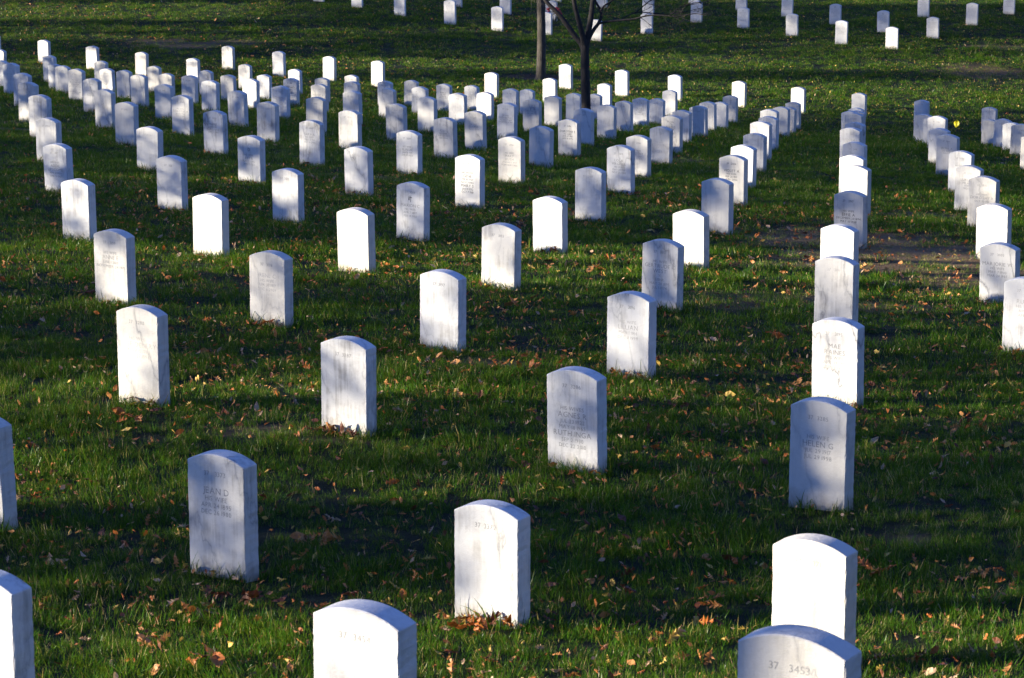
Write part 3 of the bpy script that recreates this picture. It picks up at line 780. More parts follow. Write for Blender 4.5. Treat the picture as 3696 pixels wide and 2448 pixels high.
GROUND_LIGHT = [(0, 15, 700, 46, .85), (0, 52, 900, 60, .1), (0, 64, 700, 92, .7), (0, 100, 560, 130, .1), (1800, 0, 2367, 8, 1.), (1500, 14, 2367, 66, .03),
    (700, 20, 1500, 60, .08), (1650, 72, 2367, 92, .2), (1800, 98, 2367, 140, .5), (1250, 132, 2367, 164, .85), (1600, 167, 2367, 182, .12), (1480, 186, 2367, 246, .9), (900, 105, 1240, 135, .12),
    (780, 140, 1240, 160, .85), (900, 166, 1240, 186, .12), (880, 192, 1480, 240, .75), (1450, 262, 2367, 420, .05), (100, 310, 1400, 400, .06), (0, 420, 140, 550, .06),
    (220, 470, 760, 560, .06), (0, 565, 215, 625, .75), (315, 600, 575, 640, .5), (315, 650, 575, 700, .15), (530, 600, 780, 640, .85), (870, 585, 1110, 640, .75), (1204, 590, 1480, 640, .9), (1640, 595, 2230, 655, .95), (1650, 440, 1890, 540, .12), (2000, 538, 2250, 592, .55), (870, 430, 1050, 560, .06),
    (1990, 690, 2300, 730, .75), (0, 650, 250, 690, .2), (0, 730, 260, 800, .06), (400, 780, 730, 860, .08), (870, 840, 1250, 925, .85), (880, 960, 1250, 1010, .1), (400, 960, 700, 1010, .5), (1080, 690, 1390, 800, .18), (1520, 740, 1860, 900, .15), (1400, 1015, 1810, 1070, .7), (1990, 780, 2367, 900, .12),
    (1990, 1000, 2367, 1150, .15), (40, 1080, 430, 1180, .8), (600, 1090, 1040, 1150, .7), (40, 1210, 430, 1330, .08), (600, 1210, 1040, 1300, .1), (100, 1400, 700, 1480, .85), (200, 1500, 720, 1560, .8), (1230, 1470, 1700, 1560, .9), (1230, 1180, 1780, 1400, .08), (1990, 1300, 2367, 1390, .12), (1995, 1440, 2367, 1530, .95)]
gp = []
for (x0, y0, x1, y1, l) in GROUND_LIGHT:
    for px in np.linspace(x0, x1, max(2, int((x1 - x0) / 45) + 1)):
        for py in np.linspace(y0, y1, max(2, int((y1 - y0) / (3.5 if y1 < 260 else 8)) + 1)):
            gp.append((px, py, l))
gp = np.array(gp)
gh = hits(gp[:, 0], gp[:, 1])
ctl += list(zip(gh @ ES, gh @ ET, gp[:, 2], np.full(len(gp), .5)))
CTL = np.array(ctl)
def light_wanted(s, t):
    out = np.empty(len(s))
    sg, tg = .21, .14
    bin_ = np.floor(s).astype(int)
    for k in np.unique(bin_):
        i = np.where(bin_ == k)[0]
        C = CTL[(CTL[:, 0] > k - .9) & (CTL[:, 0] < k + 1.9)]
        ds = (s[i, None] - C[None, :, 0]) / sg
        dt = (t[i, None] - C[None, :, 1]) / tg
        w = np.exp(-.5 * (ds * ds + dt * dt)) * C[None, :, 3]
        bgl = .12 + .26 * vnoise(s[i] * .9, t[i] * 1.7, 31) + .2 * vnoise(s[i] * 2.7, t[i] * 4.0, 32)
        w0 = .05
        out[i] = (w @ C[:, 2] + w0 * np.clip(bgl, .03, 1)) / (w.sum(1) + w0)
    out = np.where(out > .78, 1.0, out)
    return np.clip(out, .03, 1)

TREES = [(-23.5, 4.0), (-21.5, 11.5), (-26.0, 19.0), (-22.5, 26.5), (-27.5, 34.5), (-24.0, 42.0), (-28.5, 50.0), (-25.5, 58.0), (-29.5, 66.0), (-27.5, 74.0), (-32.0, 82.0), (-30.0, 90.5)]
TB_ = np.array([(x, y, float(ground_z(x, y)[0])) for x, y in TREES])
TS = TB_ @ ES
LEAF_A = .0044
rngl = np.random.default_rng(5)
s_all, t_all = [], []
smin, smax = 5.0, 92.0
yy = np.linspace(5, 92, 180)
zl_ = ground_z(-.19 * yy, yy); zr_ = ground_z(.19 * yy, yy)
sl_ = np.stack([-.19 * yy, yy, zl_], -1); sr_ = np.stack([.19 * yy, yy, zr_ + .75], -1)
tlo = np.interp(np.linspace(smin, smax, 200), sl_ @ ES, sl_ @ ET) - .35
thi = np.interp(np.linspace(smin, smax, 200), sr_ @ ES, sr_ @ ET) + .35
MAXD = 3.5 / LEAF_A
NC = int((smax - smin) * np.mean(thi - tlo) * MAXD)
s = rngl.uniform(smin, smax, NC)
u = rngl.uniform(0, 1, NC)
lo = np.interp(s, np.linspace(smin, smax, 200), tlo); hi = np.interp(s, np.linspace(smin, smax, 200), thi)
# even density in (s, t)
keep = rngl.uniform(0, 1, NC) < (hi - lo) / np.max(hi - lo)
s = s[keep]; lo = lo[keep]; hi = hi[keep]
NC2 = len(s)
t = rngl.uniform(lo, hi)
scale_fix = (np.max(thi - tlo)) / np.mean(thi - tlo)
prob = -np.log(light_wanted(s, t)) / 3.5 * 1.0
sel = rngl.uniform(0, 1, NC2) < np.clip(prob * scale_fix, 0, 1)
s = s[sel]; t = t[sel]
# a thinner crown higher up
n_up = 15000
su = rngl.uniform(smin, smax, n_up); tu = np.interp(su, np.linspace(smin, smax, 200), thi) + rngl.exponential(1.4, n_up)
s = np.concatenate([s, su]); t = np.concatenate([t, tu])
own = np.argmin(np.abs(s[:, None] + rngl.normal(0, 1.0, len(s))[:, None] - TS[None]), axis=1)
xt = TB_[own, 0] + np.clip(rngl.normal(0, 1.7, len(s)), -3.6, 3.6)
Lr = (xt - s * ES[0] - t * ET[0]) / SUN[0]
LP = s[:, None] * ES + t[:, None] * ET + Lr[:, None] * SUN

lm, nt, b, out = mat('oak_leaves')
oi = N(nt, 'Attribute', attribute_name='hue')
r = ramp(nt, oi.outputs['Fac'], [(0, (.10, .045, .018)), (.5, (.20, .10, .035)), (1, (.16, .13, .03))])
nt.links.new(r.outputs[0], b.inputs['Base Color']); b.inputs['Roughness'].default_value = .7
for ti, (bx, by, bz) in enumerate(TB_):
    rt_ = np.random.default_rng(100 + ti)
    tree = link('oak_tree', None, None, (bx, by, bz), label='oak tree with sparse brown leaves standing left of the headstones, %s along the row' % ordinal(ti + 1), cat='tree', group='oaks beside the lawn')
    tb = Tubes(); h = rt_.uniform(8.5, 11.0)
    k = 9
    P = np.stack([np.cumsum(rt_.normal(0, .06, k)), np.cumsum(rt_.normal(0, .06, k)), np.linspace(-.2, h, k)], -1); P[:2, :2] = 0
    P = smooth_path(P, 3)
    rad = np.interp(P[:, 2], [-.2, .1, .5, 3, h], [.30, .24, .17, .14, .03])
    tb.add(P, rad, 10)
    link('trunk', tb.mesh('trunk', BARK_OAK), tree)
    tb = Tubes()
    for q in range(15):
        z0 = rt_.uniform(2.6, h * .9); i = int(np.argmin(np.abs(P[:, 2] - z0)))
        a = rt_.uniform(0, 6.28); v = np.array([math.cos(a), math.sin(a), rt_.uniform(.05, .6)]); v /= np.linalg.norm(v)
        grow(tb, P[i], v, (1 - .5 * z0 / h) * rt_.uniform(2.4, 3.8), rad[i] * .38, 3, rt_, .6)
    link('limbs', tb.mesh('limbs', BARK_OAK), tree)
    C = LP[own == ti] - np.array([bx, by, bz])
    n = len(C)
    a1 = rt_.normal(0, 1, (n, 3)); a1 /= np.linalg.norm(a1, axis=1)[:, None]
    a2 = np.cross(a1, rt_.normal(0, 1, (n, 3))); a2 /= np.linalg.norm(a2, axis=1)[:, None]
    sz = rt_.uniform(.048, .088, n)[:, None]
    Vq = np.stack([C - a1 * sz * 1.25, C - a2 * sz * .8 + a1 * sz * .1, C + a1 * sz * 1.25, C + a2 * sz * .8 + a1 * sz * .1], 1).reshape(-1, 3)
    link('crown', mesh_np('crown', Vq, np.arange(4 * n).reshape(-1, 4), lm, attrs={'hue': np.repeat(rt_.uniform(0, 1, n), 4)}), tree)

# --- unseen evergreens added at right and behind the camera to close off low sky
em, nt, b, out = mat('evergreen_foliage')
hu = N(nt, 'Attribute', attribute_name='hue')
r = ramp(nt, hu.outputs['Fac'], [(0, (.012, .028, .012)), (1, (.035, .06, .022))])
nt.links.new(r.outputs[0], b.inputs['Base Color']); b.inputs['Roughness'].default_value = .8
for ti, (bx, by) in enumerate([(15, -9), (21, 0), (20, 11), (24, 21), (23, 31), (26, 41), (25, 51), (28, 61), (27, 71), (30, 81), (29, 92), (6, -15), (-4, -17), (33, 103)]):
    re_ = np.random.default_rng(400 + ti)
    bz = float(ground_z(bx, by)[0]); h = re_.uniform(13, 17)
    tree = link('sky_screen_cedar', None, None, (bx, by, bz), label=('added unseen cedar closing off low sky behind the camera, %s of two' % ('right' if bx > 0 else 'left')) if ti in (11, 12) else 'added unseen cedar closing off low sky at right, %s from the camera' % ordinal(ti + 1 if ti < 11 else 12), cat='tree', group='cedars added to close off the low sky')
    tb = Tubes(); tb.add([(0, 0, -.2), (.05, .03, h * .3), (0, .08, h * .7), (.03, 0, h)], [.35, .28, .16, .03], 9)
    link('trunk', tb.mesh('trunk', BARK_OAK), tree)
    n = 2600
    zc = h * (.08 + .92 * re_.beta(1.1, 1.35, n)); rad = (1.03 - zc / h) ** .75 * 4.6 * np.sqrt(re_.uniform(.08, 1, n)); az = re_.uniform(0, 6.28, n)
    C = np.stack([rad * np.cos(az), rad * np.sin(az), zc], -1)
    a1 = re_.normal(0, 1, (n, 3)); a1 /= np.linalg.norm(a1, axis=1)[:, None]
    a2 = np.cross(a1, re_.normal(0, 1, (n, 3))); a2 /= np.linalg.norm(a2, axis=1)[:, None]
    sz = re_.uniform(.16, .34, n)[:, None]
    Vq = np.stack([C - a1 * sz * 1.3, C - a2 * sz * .7, C + a1 * sz * 1.3, C + a2 * sz * .7], 1).reshape(-1, 3)
    link('crown', mesh_np('crown', Vq, np.arange(4 * n).reshape(-1, 4), em, attrs={'hue': np.repeat(re_.uniform(0, 1, n), 4)}), tree)

# ------------------------------------------------------------------ lawn: tufts of grass blades
gb, nt, b, out = mat('grass_blades')
ti_ = N(nt, 'Attribute', attribute_name='tint')
dry = N(nt, 'Attribute', attribute_type='INSTANCER', attribute_name='dry')
fac = math_(nt, 'ADD', ti_.outputs['Fac'], math_(nt, 'MULTIPLY', dry.outputs['Fac'], .55), True)
r = ramp(nt, fac, [(0.0, (.012, .060, .004)), (.35, (.036, .112, .007)), (.62, (.074, .180, .011)), (.80, (.155, .215, .020)), (.93, (.38, .29, .085)), (1.0, (.54, .41, .20))])
nt.links.new(r.outputs[0], b.inputs['Base Color'])
b.inputs['Roughness'].default_value = .28
b.inputs['Specular IOR Level'].default_value = .08
tr = N(nt, 'BsdfTranslucent'); nt.links.new(mixc(nt, .5, r.outputs[0], (.20, .25, .012)), tr.inputs[0])
mx = N(nt, 'MixShader'); mx.inputs[0].default_value = .33
nt.links.new(b.outputs[0], mx.inputs[1]); nt.links.new(tr.outputs[0], mx.inputs[2]); nt.links.new(mx.outputs[0], out.inputs[0])

def tuft(name, nb, R_, lmin, lmax, w, seg, seed):
    r = np.random.default_rng(seed)
    VV, FF, TT, n = [], [], [], 0
    for i in range(nb):
        rr_ = R_ * math.sqrt(r.uniform()); a = r.uniform(0, 6.28)
        p = np.array([rr_ * math.cos(a), rr_ * math.sin(a), -.01])
        az = r.uniform(0, 6.28); lean = abs(r.normal(.40, .36)); L = r.uniform(lmin, lmax * .8) if r.uniform() < .85 else r.uniform(lmax * .8, lmax * 1.35)
        d = np.array([math.cos(az), math.sin(az), 0]); sd = np.array([-math.sin(az + r.normal(0, .7)), math.cos(az), 0]); sd /= np.linalg.norm(sd)
        ww = w * r.uniform(.7, 1.3)
        tint = min(.78, abs(r.normal(.38, .2))) if r.uniform() > .09 else r.uniform(.85, 1.0)
        q = p.copy(); ang = lean * .45; pts = []
        for k in range(seg + 1):
            pts.append(q.copy())
            q = q + (d * math.sin(ang) + np.array([0, 0, math.cos(ang)])) * L / seg
            ang = min(1.75, ang + lean * 1.3 / seg)
        for k in range(seg):
            f = 1 - .75 * (k / seg) ** 1.5
            VV += [pts[k] - sd * ww * f / 2, pts[k] + sd * ww * f / 2]
        VV.append(pts[seg])
        for k in range(seg - 1):
            FF.append((n + 2 * k, n + 2 * k + 1, n + 2 * k + 3)); FF.append((n + 2 * k, n + 2 * k + 3, n + 2 * k + 2))
        FF.append((n + 2 * seg - 2, n + 2 * seg - 1, n + 2 * seg))
        TT += [tint] * (2 * seg + 1); n += 2 * seg + 1
    me = mesh_np(name, np.array(VV), np.array(FF), gb, smooth=True, attrs={'tint': TT})
    return me

def scatter(name, pts, rot, scl, dryv, var, variants, label):
    src = bpy.data.collections.new(name + '_source')
    for i, m_ in enumerate(variants):
        ob = bpy.data.objects.new('%s_%02d' % (name, i), m_); src.objects.link(ob)
    me = bpy.data.meshes.new(name)
    me.vertices.add(len(pts)); me.vertices.foreach_set('co', np.asarray(pts, np.float32).ravel())
    for k, a in (('rot', rot), ('scl', scl), ('dry', dryv), ('tx', rg.normal(0, .24, len(pts))), ('ty', rg.normal(0, .24, len(pts)))):
        at_ = me.attributes.new(k, 'FLOAT', 'POINT'); at_.data.foreach_set('value', np.asarray(a, np.float32))
    at_ = me.attributes.new('var', 'INT', 'POINT'); at_.data.foreach_set('value', np.asarray(var, np.int32))
    ob = link(name, me, label=label, cat='grass', kind='stuff')
    ng = bpy.data.node_groups.new(name, 'GeometryNodeTree')
    ng.interface.new_socket('Geometry', in_out='INPUT', socket_type='NodeSocketGeometry')
    ng.interface.new_socket('Geometry', in_out='OUTPUT', socket_type='NodeSocketGeometry')
    gi = ng.nodes.new('NodeGroupInput'); go = ng.nodes.new('NodeGroupOutput')
    ip = ng.nodes.new('GeometryNodeInstanceOnPoints')
    ci = ng.nodes.new('GeometryNodeCollectionInfo')
    ci.inputs['Collection'].default_value = src
    ci.inputs['Separate Children'].default_value = True
    ci.inputs['Reset Children'].default_value = True
    def na(n_, t_):
        x = ng.nodes.new('GeometryNodeInputNamedAttribute'); x.data_type = t_; x.inputs['Name'].default_value = n_
        return x.outputs['Attribute']
    cx = ng.nodes.new('ShaderNodeCombineXYZ'); ng.links.new(na('rot', 'FLOAT'), cx.inputs[2]); ng.links.new(na('tx', 'FLOAT'), cx.inputs[0]); ng.links.new(na('ty', 'FLOAT'), cx.inputs[1])
    ng.links.new(gi.outputs[0], ip.inputs['Points'])
    ng.links.new(ci.outputs[0], ip.inputs['Instance'])
    ip.inputs['Pick Instance'].default_value = True
    ng.links.new(na('var', 'INT'), ip.inputs['Instance Index'])
    ng.links.new(cx.outputs[0], ip.inputs['Rotation'])
    ng.links.new(na('scl', 'FLOAT'), ip.inputs['Scale'])
    ng.links.new(ip.outputs[0], go.inputs[0])
    md = ob.modifiers.new('scatter', 'NODES'); md.node_group = ng
    return ob

rg = np.random.default_rng(77)
def field(y0, y1, dens, margin):
    """points over the part of the lawn the view takes in, with some room at the sides"""
    w1 = .19 * y1 + margin
    n = int(dens * (y1 - y0) * 2 * w1)
    y = rg.uniform(y0, y1, n); x = rg.uniform(-w1, w1, n)
    k = np.abs(x) < .19 * y + margin
    return x[k], y[k]
def lawn(name, y0, y1, dens, margin, variants, label, smul):
    x, y = field(y0, y1, dens, margin)
    ba = bare_at(x, y); mu = mulch_at(x, y)
    k = (rg.uniform(0, 1, len(x)) > .62 * ba) & (mu < .3)
    x, y, ba = x[k], y[k], ba[k]
    z = ground_z(x, y)
    patch = .5 + .5 * vnoise(x * .55, y * .4, 41); p2 = vnoise(x * 1.9, y * 1.5, 42)
    dr = np.clip(1.0 * ba + .35 * np.clip(patch - .45, 0, 1) + .10 * p2 + .0, -.2, .9)
    sc = smul * (.82 + .22 * vnoise(x * 1.3, y * 1.3, 43) + .24 * vnoise(x * 4.1, y * 4.1, 44) + .16 * rg.normal(0, 1, len(x))) * (1 - .58 * ba)
    return scatter(name, np.stack([x, y, z], -1), rg.uniform(0, 6.28, len(x)), np.clip(sc, .35, 1.6), dr, rg.integers(0, len(variants), len(x)), variants, label)
near = [tuft('blades', 70, .11, .03, .095, .0034, 4, 300 + i) for i in range(8)]
midv = [tuft('blades', 52, .14, .03, .095, .0050, 3, 320 + i) for i in range(7)]
farv = [tuft('blades', 46, .22, .03, .095, .0085, 2, 340 + i) for i in range(6)]
lawn('lawn_grass', 5.0, 20.0, 165, 1.2, near, 'short green lawn grass in the foreground between the headstones', .74)
lawn('lawn_grass', 20.0, 42.0, 88, 1.5, midv, 'short green lawn grass around the middle rows of headstones', .78)
lawn('lawn_grass', 42.0, 95.0, 36, 2.0, farv, 'short green lawn grass around the back rows and far lawn', .85)
# longer grass left standing against the stones
pts = []
for (r, c, x, y, z, H, l0, l1) in STONES:
    fx, fy = math.cos(YAW), math.sin(YAW); nx_, ny_ = math.sin(YAW), -math.cos(YAW)
    m_ = 9 if r < 9 else 5
    for q in range(m_):
        tt = rg.uniform(-.19, .19); pts.append((x + fx * tt + nx_ * rg.uniform(.01, .05), y + fy * tt + ny_ * rg.uniform(.01, .05)))
    for q in range(m_ // 3):
        tt = rg.uniform(0, .11); pts.append((x + fx * rg.uniform(.175, .2) - nx_ * tt, y + fy * rg.uniform(.175, .2) - ny_ * tt))
pts = np.array(pts)
fr = [tuft('fringe_blades', 9, .035, .05, .115, .0042, 4, 360 + i) for i in range(6)]
scatter('grass_fringe', np.stack([pts[:, 0], pts[:, 1], ground_z(pts[:, 0], pts[:, 1])], -1), rg.uniform(0, 6.28, len(pts)), np.clip(rg.normal(.95, .28, len(pts)), .4, 1.7),
        np.clip(rg.normal(0, .12, len(pts)), -.2, .4), rg.integers(0, 6, len(pts)), fr, 'longer grass blades left standing against the feet of the headstones')

# ------------------------------------------------------------------ fallen leaves
def leaf_mat(name, a, b2):
    m, nt, b, out = mat(name)
    oi = N(nt, 'ObjectInfo'); g = N(nt, 'NewGeometry')
    n = N(nt, 'TexNoise', i_Scale=24.0, i_Detail=4.0); nt.links.new(g.outputs['Position'], n.inputs['Vector'])
    r = ramp(nt, math_(nt, 'ADD', math_(nt, 'MULTIPLY', n.outputs[0], .75), math_(nt, 'MULTIPLY', g.outputs['Random Per Island'], .3)), [(.25, a), (.75, b2)])
    nt.links.new(r.outputs[0], b.inputs['Base Color']); b.inputs['Roughness'].default_value = .6
    tr = N(nt, 'BsdfTranslucent'); nt.links.new(r.outputs[0], tr.inputs[0])
    mx = N(nt, 'MixShader'); mx.inputs[0].default_value = .15
    nt.links.new(b.outputs[0], mx.inputs[1]); nt.links.new(tr.outputs[0], mx.inputs[2]); nt.links.new(mx.outputs[0], out.inputs[0])
    return m
LEAF = [('tan', leaf_mat('tan_leaf', (.32, .12, .028), (.54, .24, .07))), ('orange-brown', leaf_mat('orange_leaf', (.28, .065, .010), (.52, .165, .028))), ('dark brown', leaf_mat('brown_leaf', (.06, .018, .008), (.18, .055, .018))),
        ('yellow', leaf_mat('yellow_leaf', (.42, .24, .03), (.62, .42, .09))), ('pale buff', leaf_mat('buff_leaf', (.36, .21, .11), (.58, .38, .22)))]
LEAF_P = np.array([.27, .27, .22, .14, .10])
def leaf_geo(seed, lobed, simple=False):
    r = np.random.default_rng(seed)
    if simple:
        t = np.array([0, .3, .65, 1.0]); w = np.array([.03, .8, .65, .02])
    elif lobed:
        t = np.array([0, .08, .22, .30, .45, .54, .68, .76, .88, 1.0]); w = np.array([.02, .04, .55, .15, 1.0, .22, .85, .2, .42, .02])
        w = w * r.uniform(.8, 1.2, len(w))
    else:
        t = np.linspace(0, 1, 7); w = np.array([.03, .5, .85, .95, .8, .45, .02])
    hw = w * (.36 if lobed else .30)
    sweep = np.where(w > .4, .10, 0) if lobed else 0
    n = len(t)
    cu = r.uniform(.2, 1.6) * r.choice([-1, 1]); bend = r.uniform(-1.2, 1.2)
    V = []
    for sgn in (-1, 0, 1):
        x = sgn * hw; y = t - .5 + (sweep if sgn else 0) * 1.0
        z = cu * x * x * 1.2 + .22 * bend * (t - .5) ** 2 + (r.normal(0, .045, n) if not simple else 0)
        V.append(np.stack([x * (1 - .2 * abs(cu)), y, z], -1))
    V = np.vstack(V)
    i = np.arange(n - 1)
    F = np.vstack([np.stack([i, n + i, n + i + 1, i + 1], -1), np.stack([n + i, 2 * n + i, 2 * n + i + 1, n + i + 1], -1)])
    return V, F
GEO = [leaf_geo(s_, True) for s_ in range(5)] + [leaf_geo(s_, False) for s_ in range(10, 13)]
GEO_S = [leaf_geo(s_, False, True) for s_ in range(20, 24)]

rl = np.random.default_rng(99)
Lx, Ly, Ls, Lc = [], [], [], []
for (y0, y1, dens, mg) in ((5.5, 20, 100, .6), (20, 34, 76, .8), (34, 52, 22, 1), (52, 94, 28.0, 1.5)):
    w1 = .19 * y1 + mg; n = int(dens * (y1 - y0) * 2 * w1)
    y = rl.uniform(y0, y1, n); x = rl.uniform(-w1, w1, n)
    dn = .55 + .6 * vnoise(x * .6, y * .5, 51) + .45 * vnoise(x * 1.7, y * 1.3, 52)
    dn = np.where((y > 60) & (x > 4), dn * 1.25, dn)
    dn = np.where((y > 36) & (y < 58), dn * .6, dn)
    k = (np.abs(x) < .19 * y + mg) & (rl.uniform(0, 1, n) < np.clip(dn, .06, 1))
    x, y = x[k], y[k]
    sz = np.clip(rl.lognormal(math.log(.035), .40, len(x)), .020, .085)
    far_right = (y > 58) & (x > 3)
    P5 = rl.choice(5, len(x), p=LEAF_P / LEAF_P.sum())
    P5 = np.where(far_right & (rl.uniform(0, 1, len(x)) < .6), 3, P5)
    Lx.append(x); Ly.append(y); Ls.append(np.where(far_right, sz * .85, sz)); Lc.append(P5)
# little drifts that the photograph shows at the feet of stones and in the open
for (px, py, m_, sp, col, big) in [(1108, 1458, 9, .07, 1, 1.5), (1100, 1440, 4, .05, 2, 1.4), (195, 690, 3, .03, 2, 1.7), (330, 936, 3, .04, 2, 1.5), (752, 1003, 4, .05, 2, 1.5), (1138, 660, 3, .04, 2, 1.4), (1268, 588, 5, .07, 2, 1.5),
        (1442, 866, 3, .04, 1, 1.3), (626, 757, 4, .06, 1, 1.3), (745, 1262, 8, .09, 0, 1.3), (1045, 922, 4, .05, 0, 1.6), (1205, 855, 8, .1, 1, 1.2), (1180, 710, 3, .05, 0, 1.7), (1345, 735, 3, .05, 0, 1.7), (1395, 630, 5, .08, 0, 1.3), (2010, 1335, 4, .05, 1, 1.8),
        (2255, 1345, 4, .07, 0, 1.4), (1800, 780, 4, .06, 1, 1.5), (1850, 900, 3, .07, 0, 1.3), (2080, 640, 18, .35, 0, 1.3), (1730, 625, 14, .35, 0, 1.2), (1350, 620, 16, .5, 0, 1.2), (450, 1430, 3, .04, 2, 1.6), (560, 1400, 5, .08, 2, 1.7), (345, 1495, 4, .06, 0, 1.5), (490, 1545, 5, .07, 1, 1.6),
        (1540, 1495, 3, .06, 3, 1.5), (2070, 545, 6, .3, 1, 1.2), (1880, 560, 10, .3, 1, 1.2), (290, 980, 4, .05, 1, 1.5), (1610, 1535, 3, .05, 0, 1.5), (85, 645, 3, .1, 3, 1.4), (960, 595, 8, .4, 3, 1.1), (620, 100, 30, 2.2, 0, 1.5), (250, 70, 26, 2.4, 0, 1.5), (1750, 520, 12, .5, 1, 1.2), (1600, 470, 8, .4, 1, 1.2)]:
    p = hit(px, py)
    Lx.append(p[0] + rl.normal(0, sp, m_)); Ly.append(p[1] + rl.normal(0, sp, m_)); Ls.append(np.clip(rl.normal(.062 * big, .014, m_), .03, .13)); Lc.append(np.where(rl.uniform(0, 1, m_) < .75, col, rl.integers(0, 5, m_)))
for (r, c, x, y, z, H, l0, l1) in STONES:
    m_ = int(rl.integers(0, 7)) if r < 10 else int(rl.integers(0, 4))
    tt = rl.uniform(-.2, .24, m_); oo = rl.uniform(.03, .14, m_)
    Lx.append(x + math.cos(YAW) * tt + math.sin(YAW) * oo); Ly.append(y + math.sin(YAW) * tt - math.cos(YAW) * oo); Ls.append(np.clip(rl.lognormal(math.log(.045), .35, m_), .025, .09)); Lc.append(rl.choice(5, m_, p=[.2, .35, .35, .05, .05]))
Lx = np.concatenate(Lx); Ly = np.concatenate(Ly); Ls = np.concatenate(Ls); Lc = np.concatenate(Lc).astype(int)
Lz = ground_z(Lx, Ly) + rl.uniform(.022, .05, len(Lx))
vis = (np.abs(Lx) < .1765 * Ly * 1.0) & ((Lz - .0) > np.array([at(0, 1568, 1.0)[2]]) * Ly)
size_px = np.where(vis, Ls / Ly, 0)
# keep clear of leaves buried in the stones
for (r, c, x, y, z, H, l0, l1) in STONES:
    ux = (Lx - x) * math.cos(YAW) + (Ly - y) * math.sin(YAW); vy = -(Lx - x) * math.sin(YAW) + (Ly - y) * math.cos(YAW)
    ins = (np.abs(ux) < .18) & (vy > -.025) & (vy < .115)
    Lx = np.where(ins, Lx + math.sin(YAW) * (vy + .04), Lx); Ly = np.where(ins, Ly - math.cos(YAW) * (vy + .04), Ly)
order_ = np.argsort(-size_px)
TOP = set(order_[:300].tolist())
eul = np.stack([rl.normal(0, .8, len(Lx)), rl.normal(0, .7, len(Lx)), rl.uniform(0, 6.28, len(Lx))], -1)
pool = {}
SX = np.array([(s_[2], s_[3]) for s_ in STONES]); SK = [(s_[0], s_[1]) for s_ in STONES]
todo = []
for i in order_[:300]:
    i = int(i)
    d2 = ((SX - np.array([Lx[i], Ly[i]])) ** 2).sum(1); j = int(np.argmin(d2)); rr_, cc_ = SK[j]
    dx, dy = Lx[i] - SX[j, 0], Ly[i] - SX[j, 1]
    rel = ('right of' if dx > 0 else 'left of') if abs(dx) > abs(dy) * .45 else ('in front of' if dy < 0 else 'behind')
    big = 'large' if Ls[i] > .07 else ('small' if Ls[i] < .045 else 'medium')
    gidx = int(rl.integers(0, 8)) if Ls[i] > .045 else int(rl.integers(3, 8))
    shp = 'lobed' if gidx < 5 else 'oval'
    til = abs(eul[i][0]) + abs(eul[i][1]); pose = 'flat' if til < .7 else ('tilted' if til < 1.5 else 'on edge')
    dst = math.sqrt(d2[j]); far_ = 'close' if dst < .45 else ('a stride' if dst < 1.0 else 'well')
    todo.append((i, '%s %s %s leaf %s, %s %s headstone 37 %d' % (big, LEAF[Lc[i]][0], shp, pose, far_, rel, ROW0[rr_] + cc_), d2[j], gidx))
rank = {}
for i, lb, dd_, gidx in sorted(todo, key=lambda q: q[2]):
    k = rank[lb] = rank.get(lb, 0) + 1
    if len(lb.split()) > 13:
        lb = lb.replace(', a stride', ',') if k > 1 else lb
    key = (gidx, int(Lc[i]))
    if key not in pool:
        V, F = GEO[gidx]; pool[key] = mesh_np('fallen_leaf', V, F, LEAF[Lc[i]][1], smooth=False)
    o = link('fallen_leaf', pool[key], None, (float(Lx[i]), float(Ly[i]), float(Lz[i])), tuple(float(e) for e in eul[i]),
             lb + ('' if k == 1 else ', next out' if k == 2 else ', %s out' % ordinal(k)), 'leaf', '%s fallen leaves on the lawn' % LEAF[Lc[i]][0])
    o.scale = (float(Ls[i]),) * 3
VV, FF, MM, n = [], [], [], 0
from mathutils import Euler
for i in range(len(Lx)):
    if i in TOP:
        continue
    if Ly[i] < 34:
        V, F = GEO[(i * 7) % 8]
    else:
        V, F = GEO_S[i % 4]
    a, b_, c = eul[i]
    ca, sa, cb, sb, cc, sc_ = math.cos(a), math.sin(a), math.cos(b_), math.sin(b_), math.cos(c), math.sin(c)
    Rm_ = np.array([[cc * cb, cc * sb * sa - sc_ * ca, cc * sb * ca + sc_ * sa], [sc_ * cb, sc_ * sb * sa + cc * ca, sc_ * sb * ca - cc * sa], [-sb, cb * sa, cb * ca]])
    VV.append(V @ Rm_.T * Ls[i] * (1.0 if Ly[i] < 34 else 1.15) + (Lx[i], Ly[i], Lz[i])); FF.append(F + n); MM.append(np.full(len(F), Lc[i])); n += len(V)
link('leaf_litter', mesh_np('leaf_litter', np.vstack(VV), np.vstack(FF), mats=[m_ for _, m_ in LEAF], midx=np.concatenate(MM)), label='scattered tan, yellow and brown autumn leaves across the lawn', cat='leaves', kind='stuff')

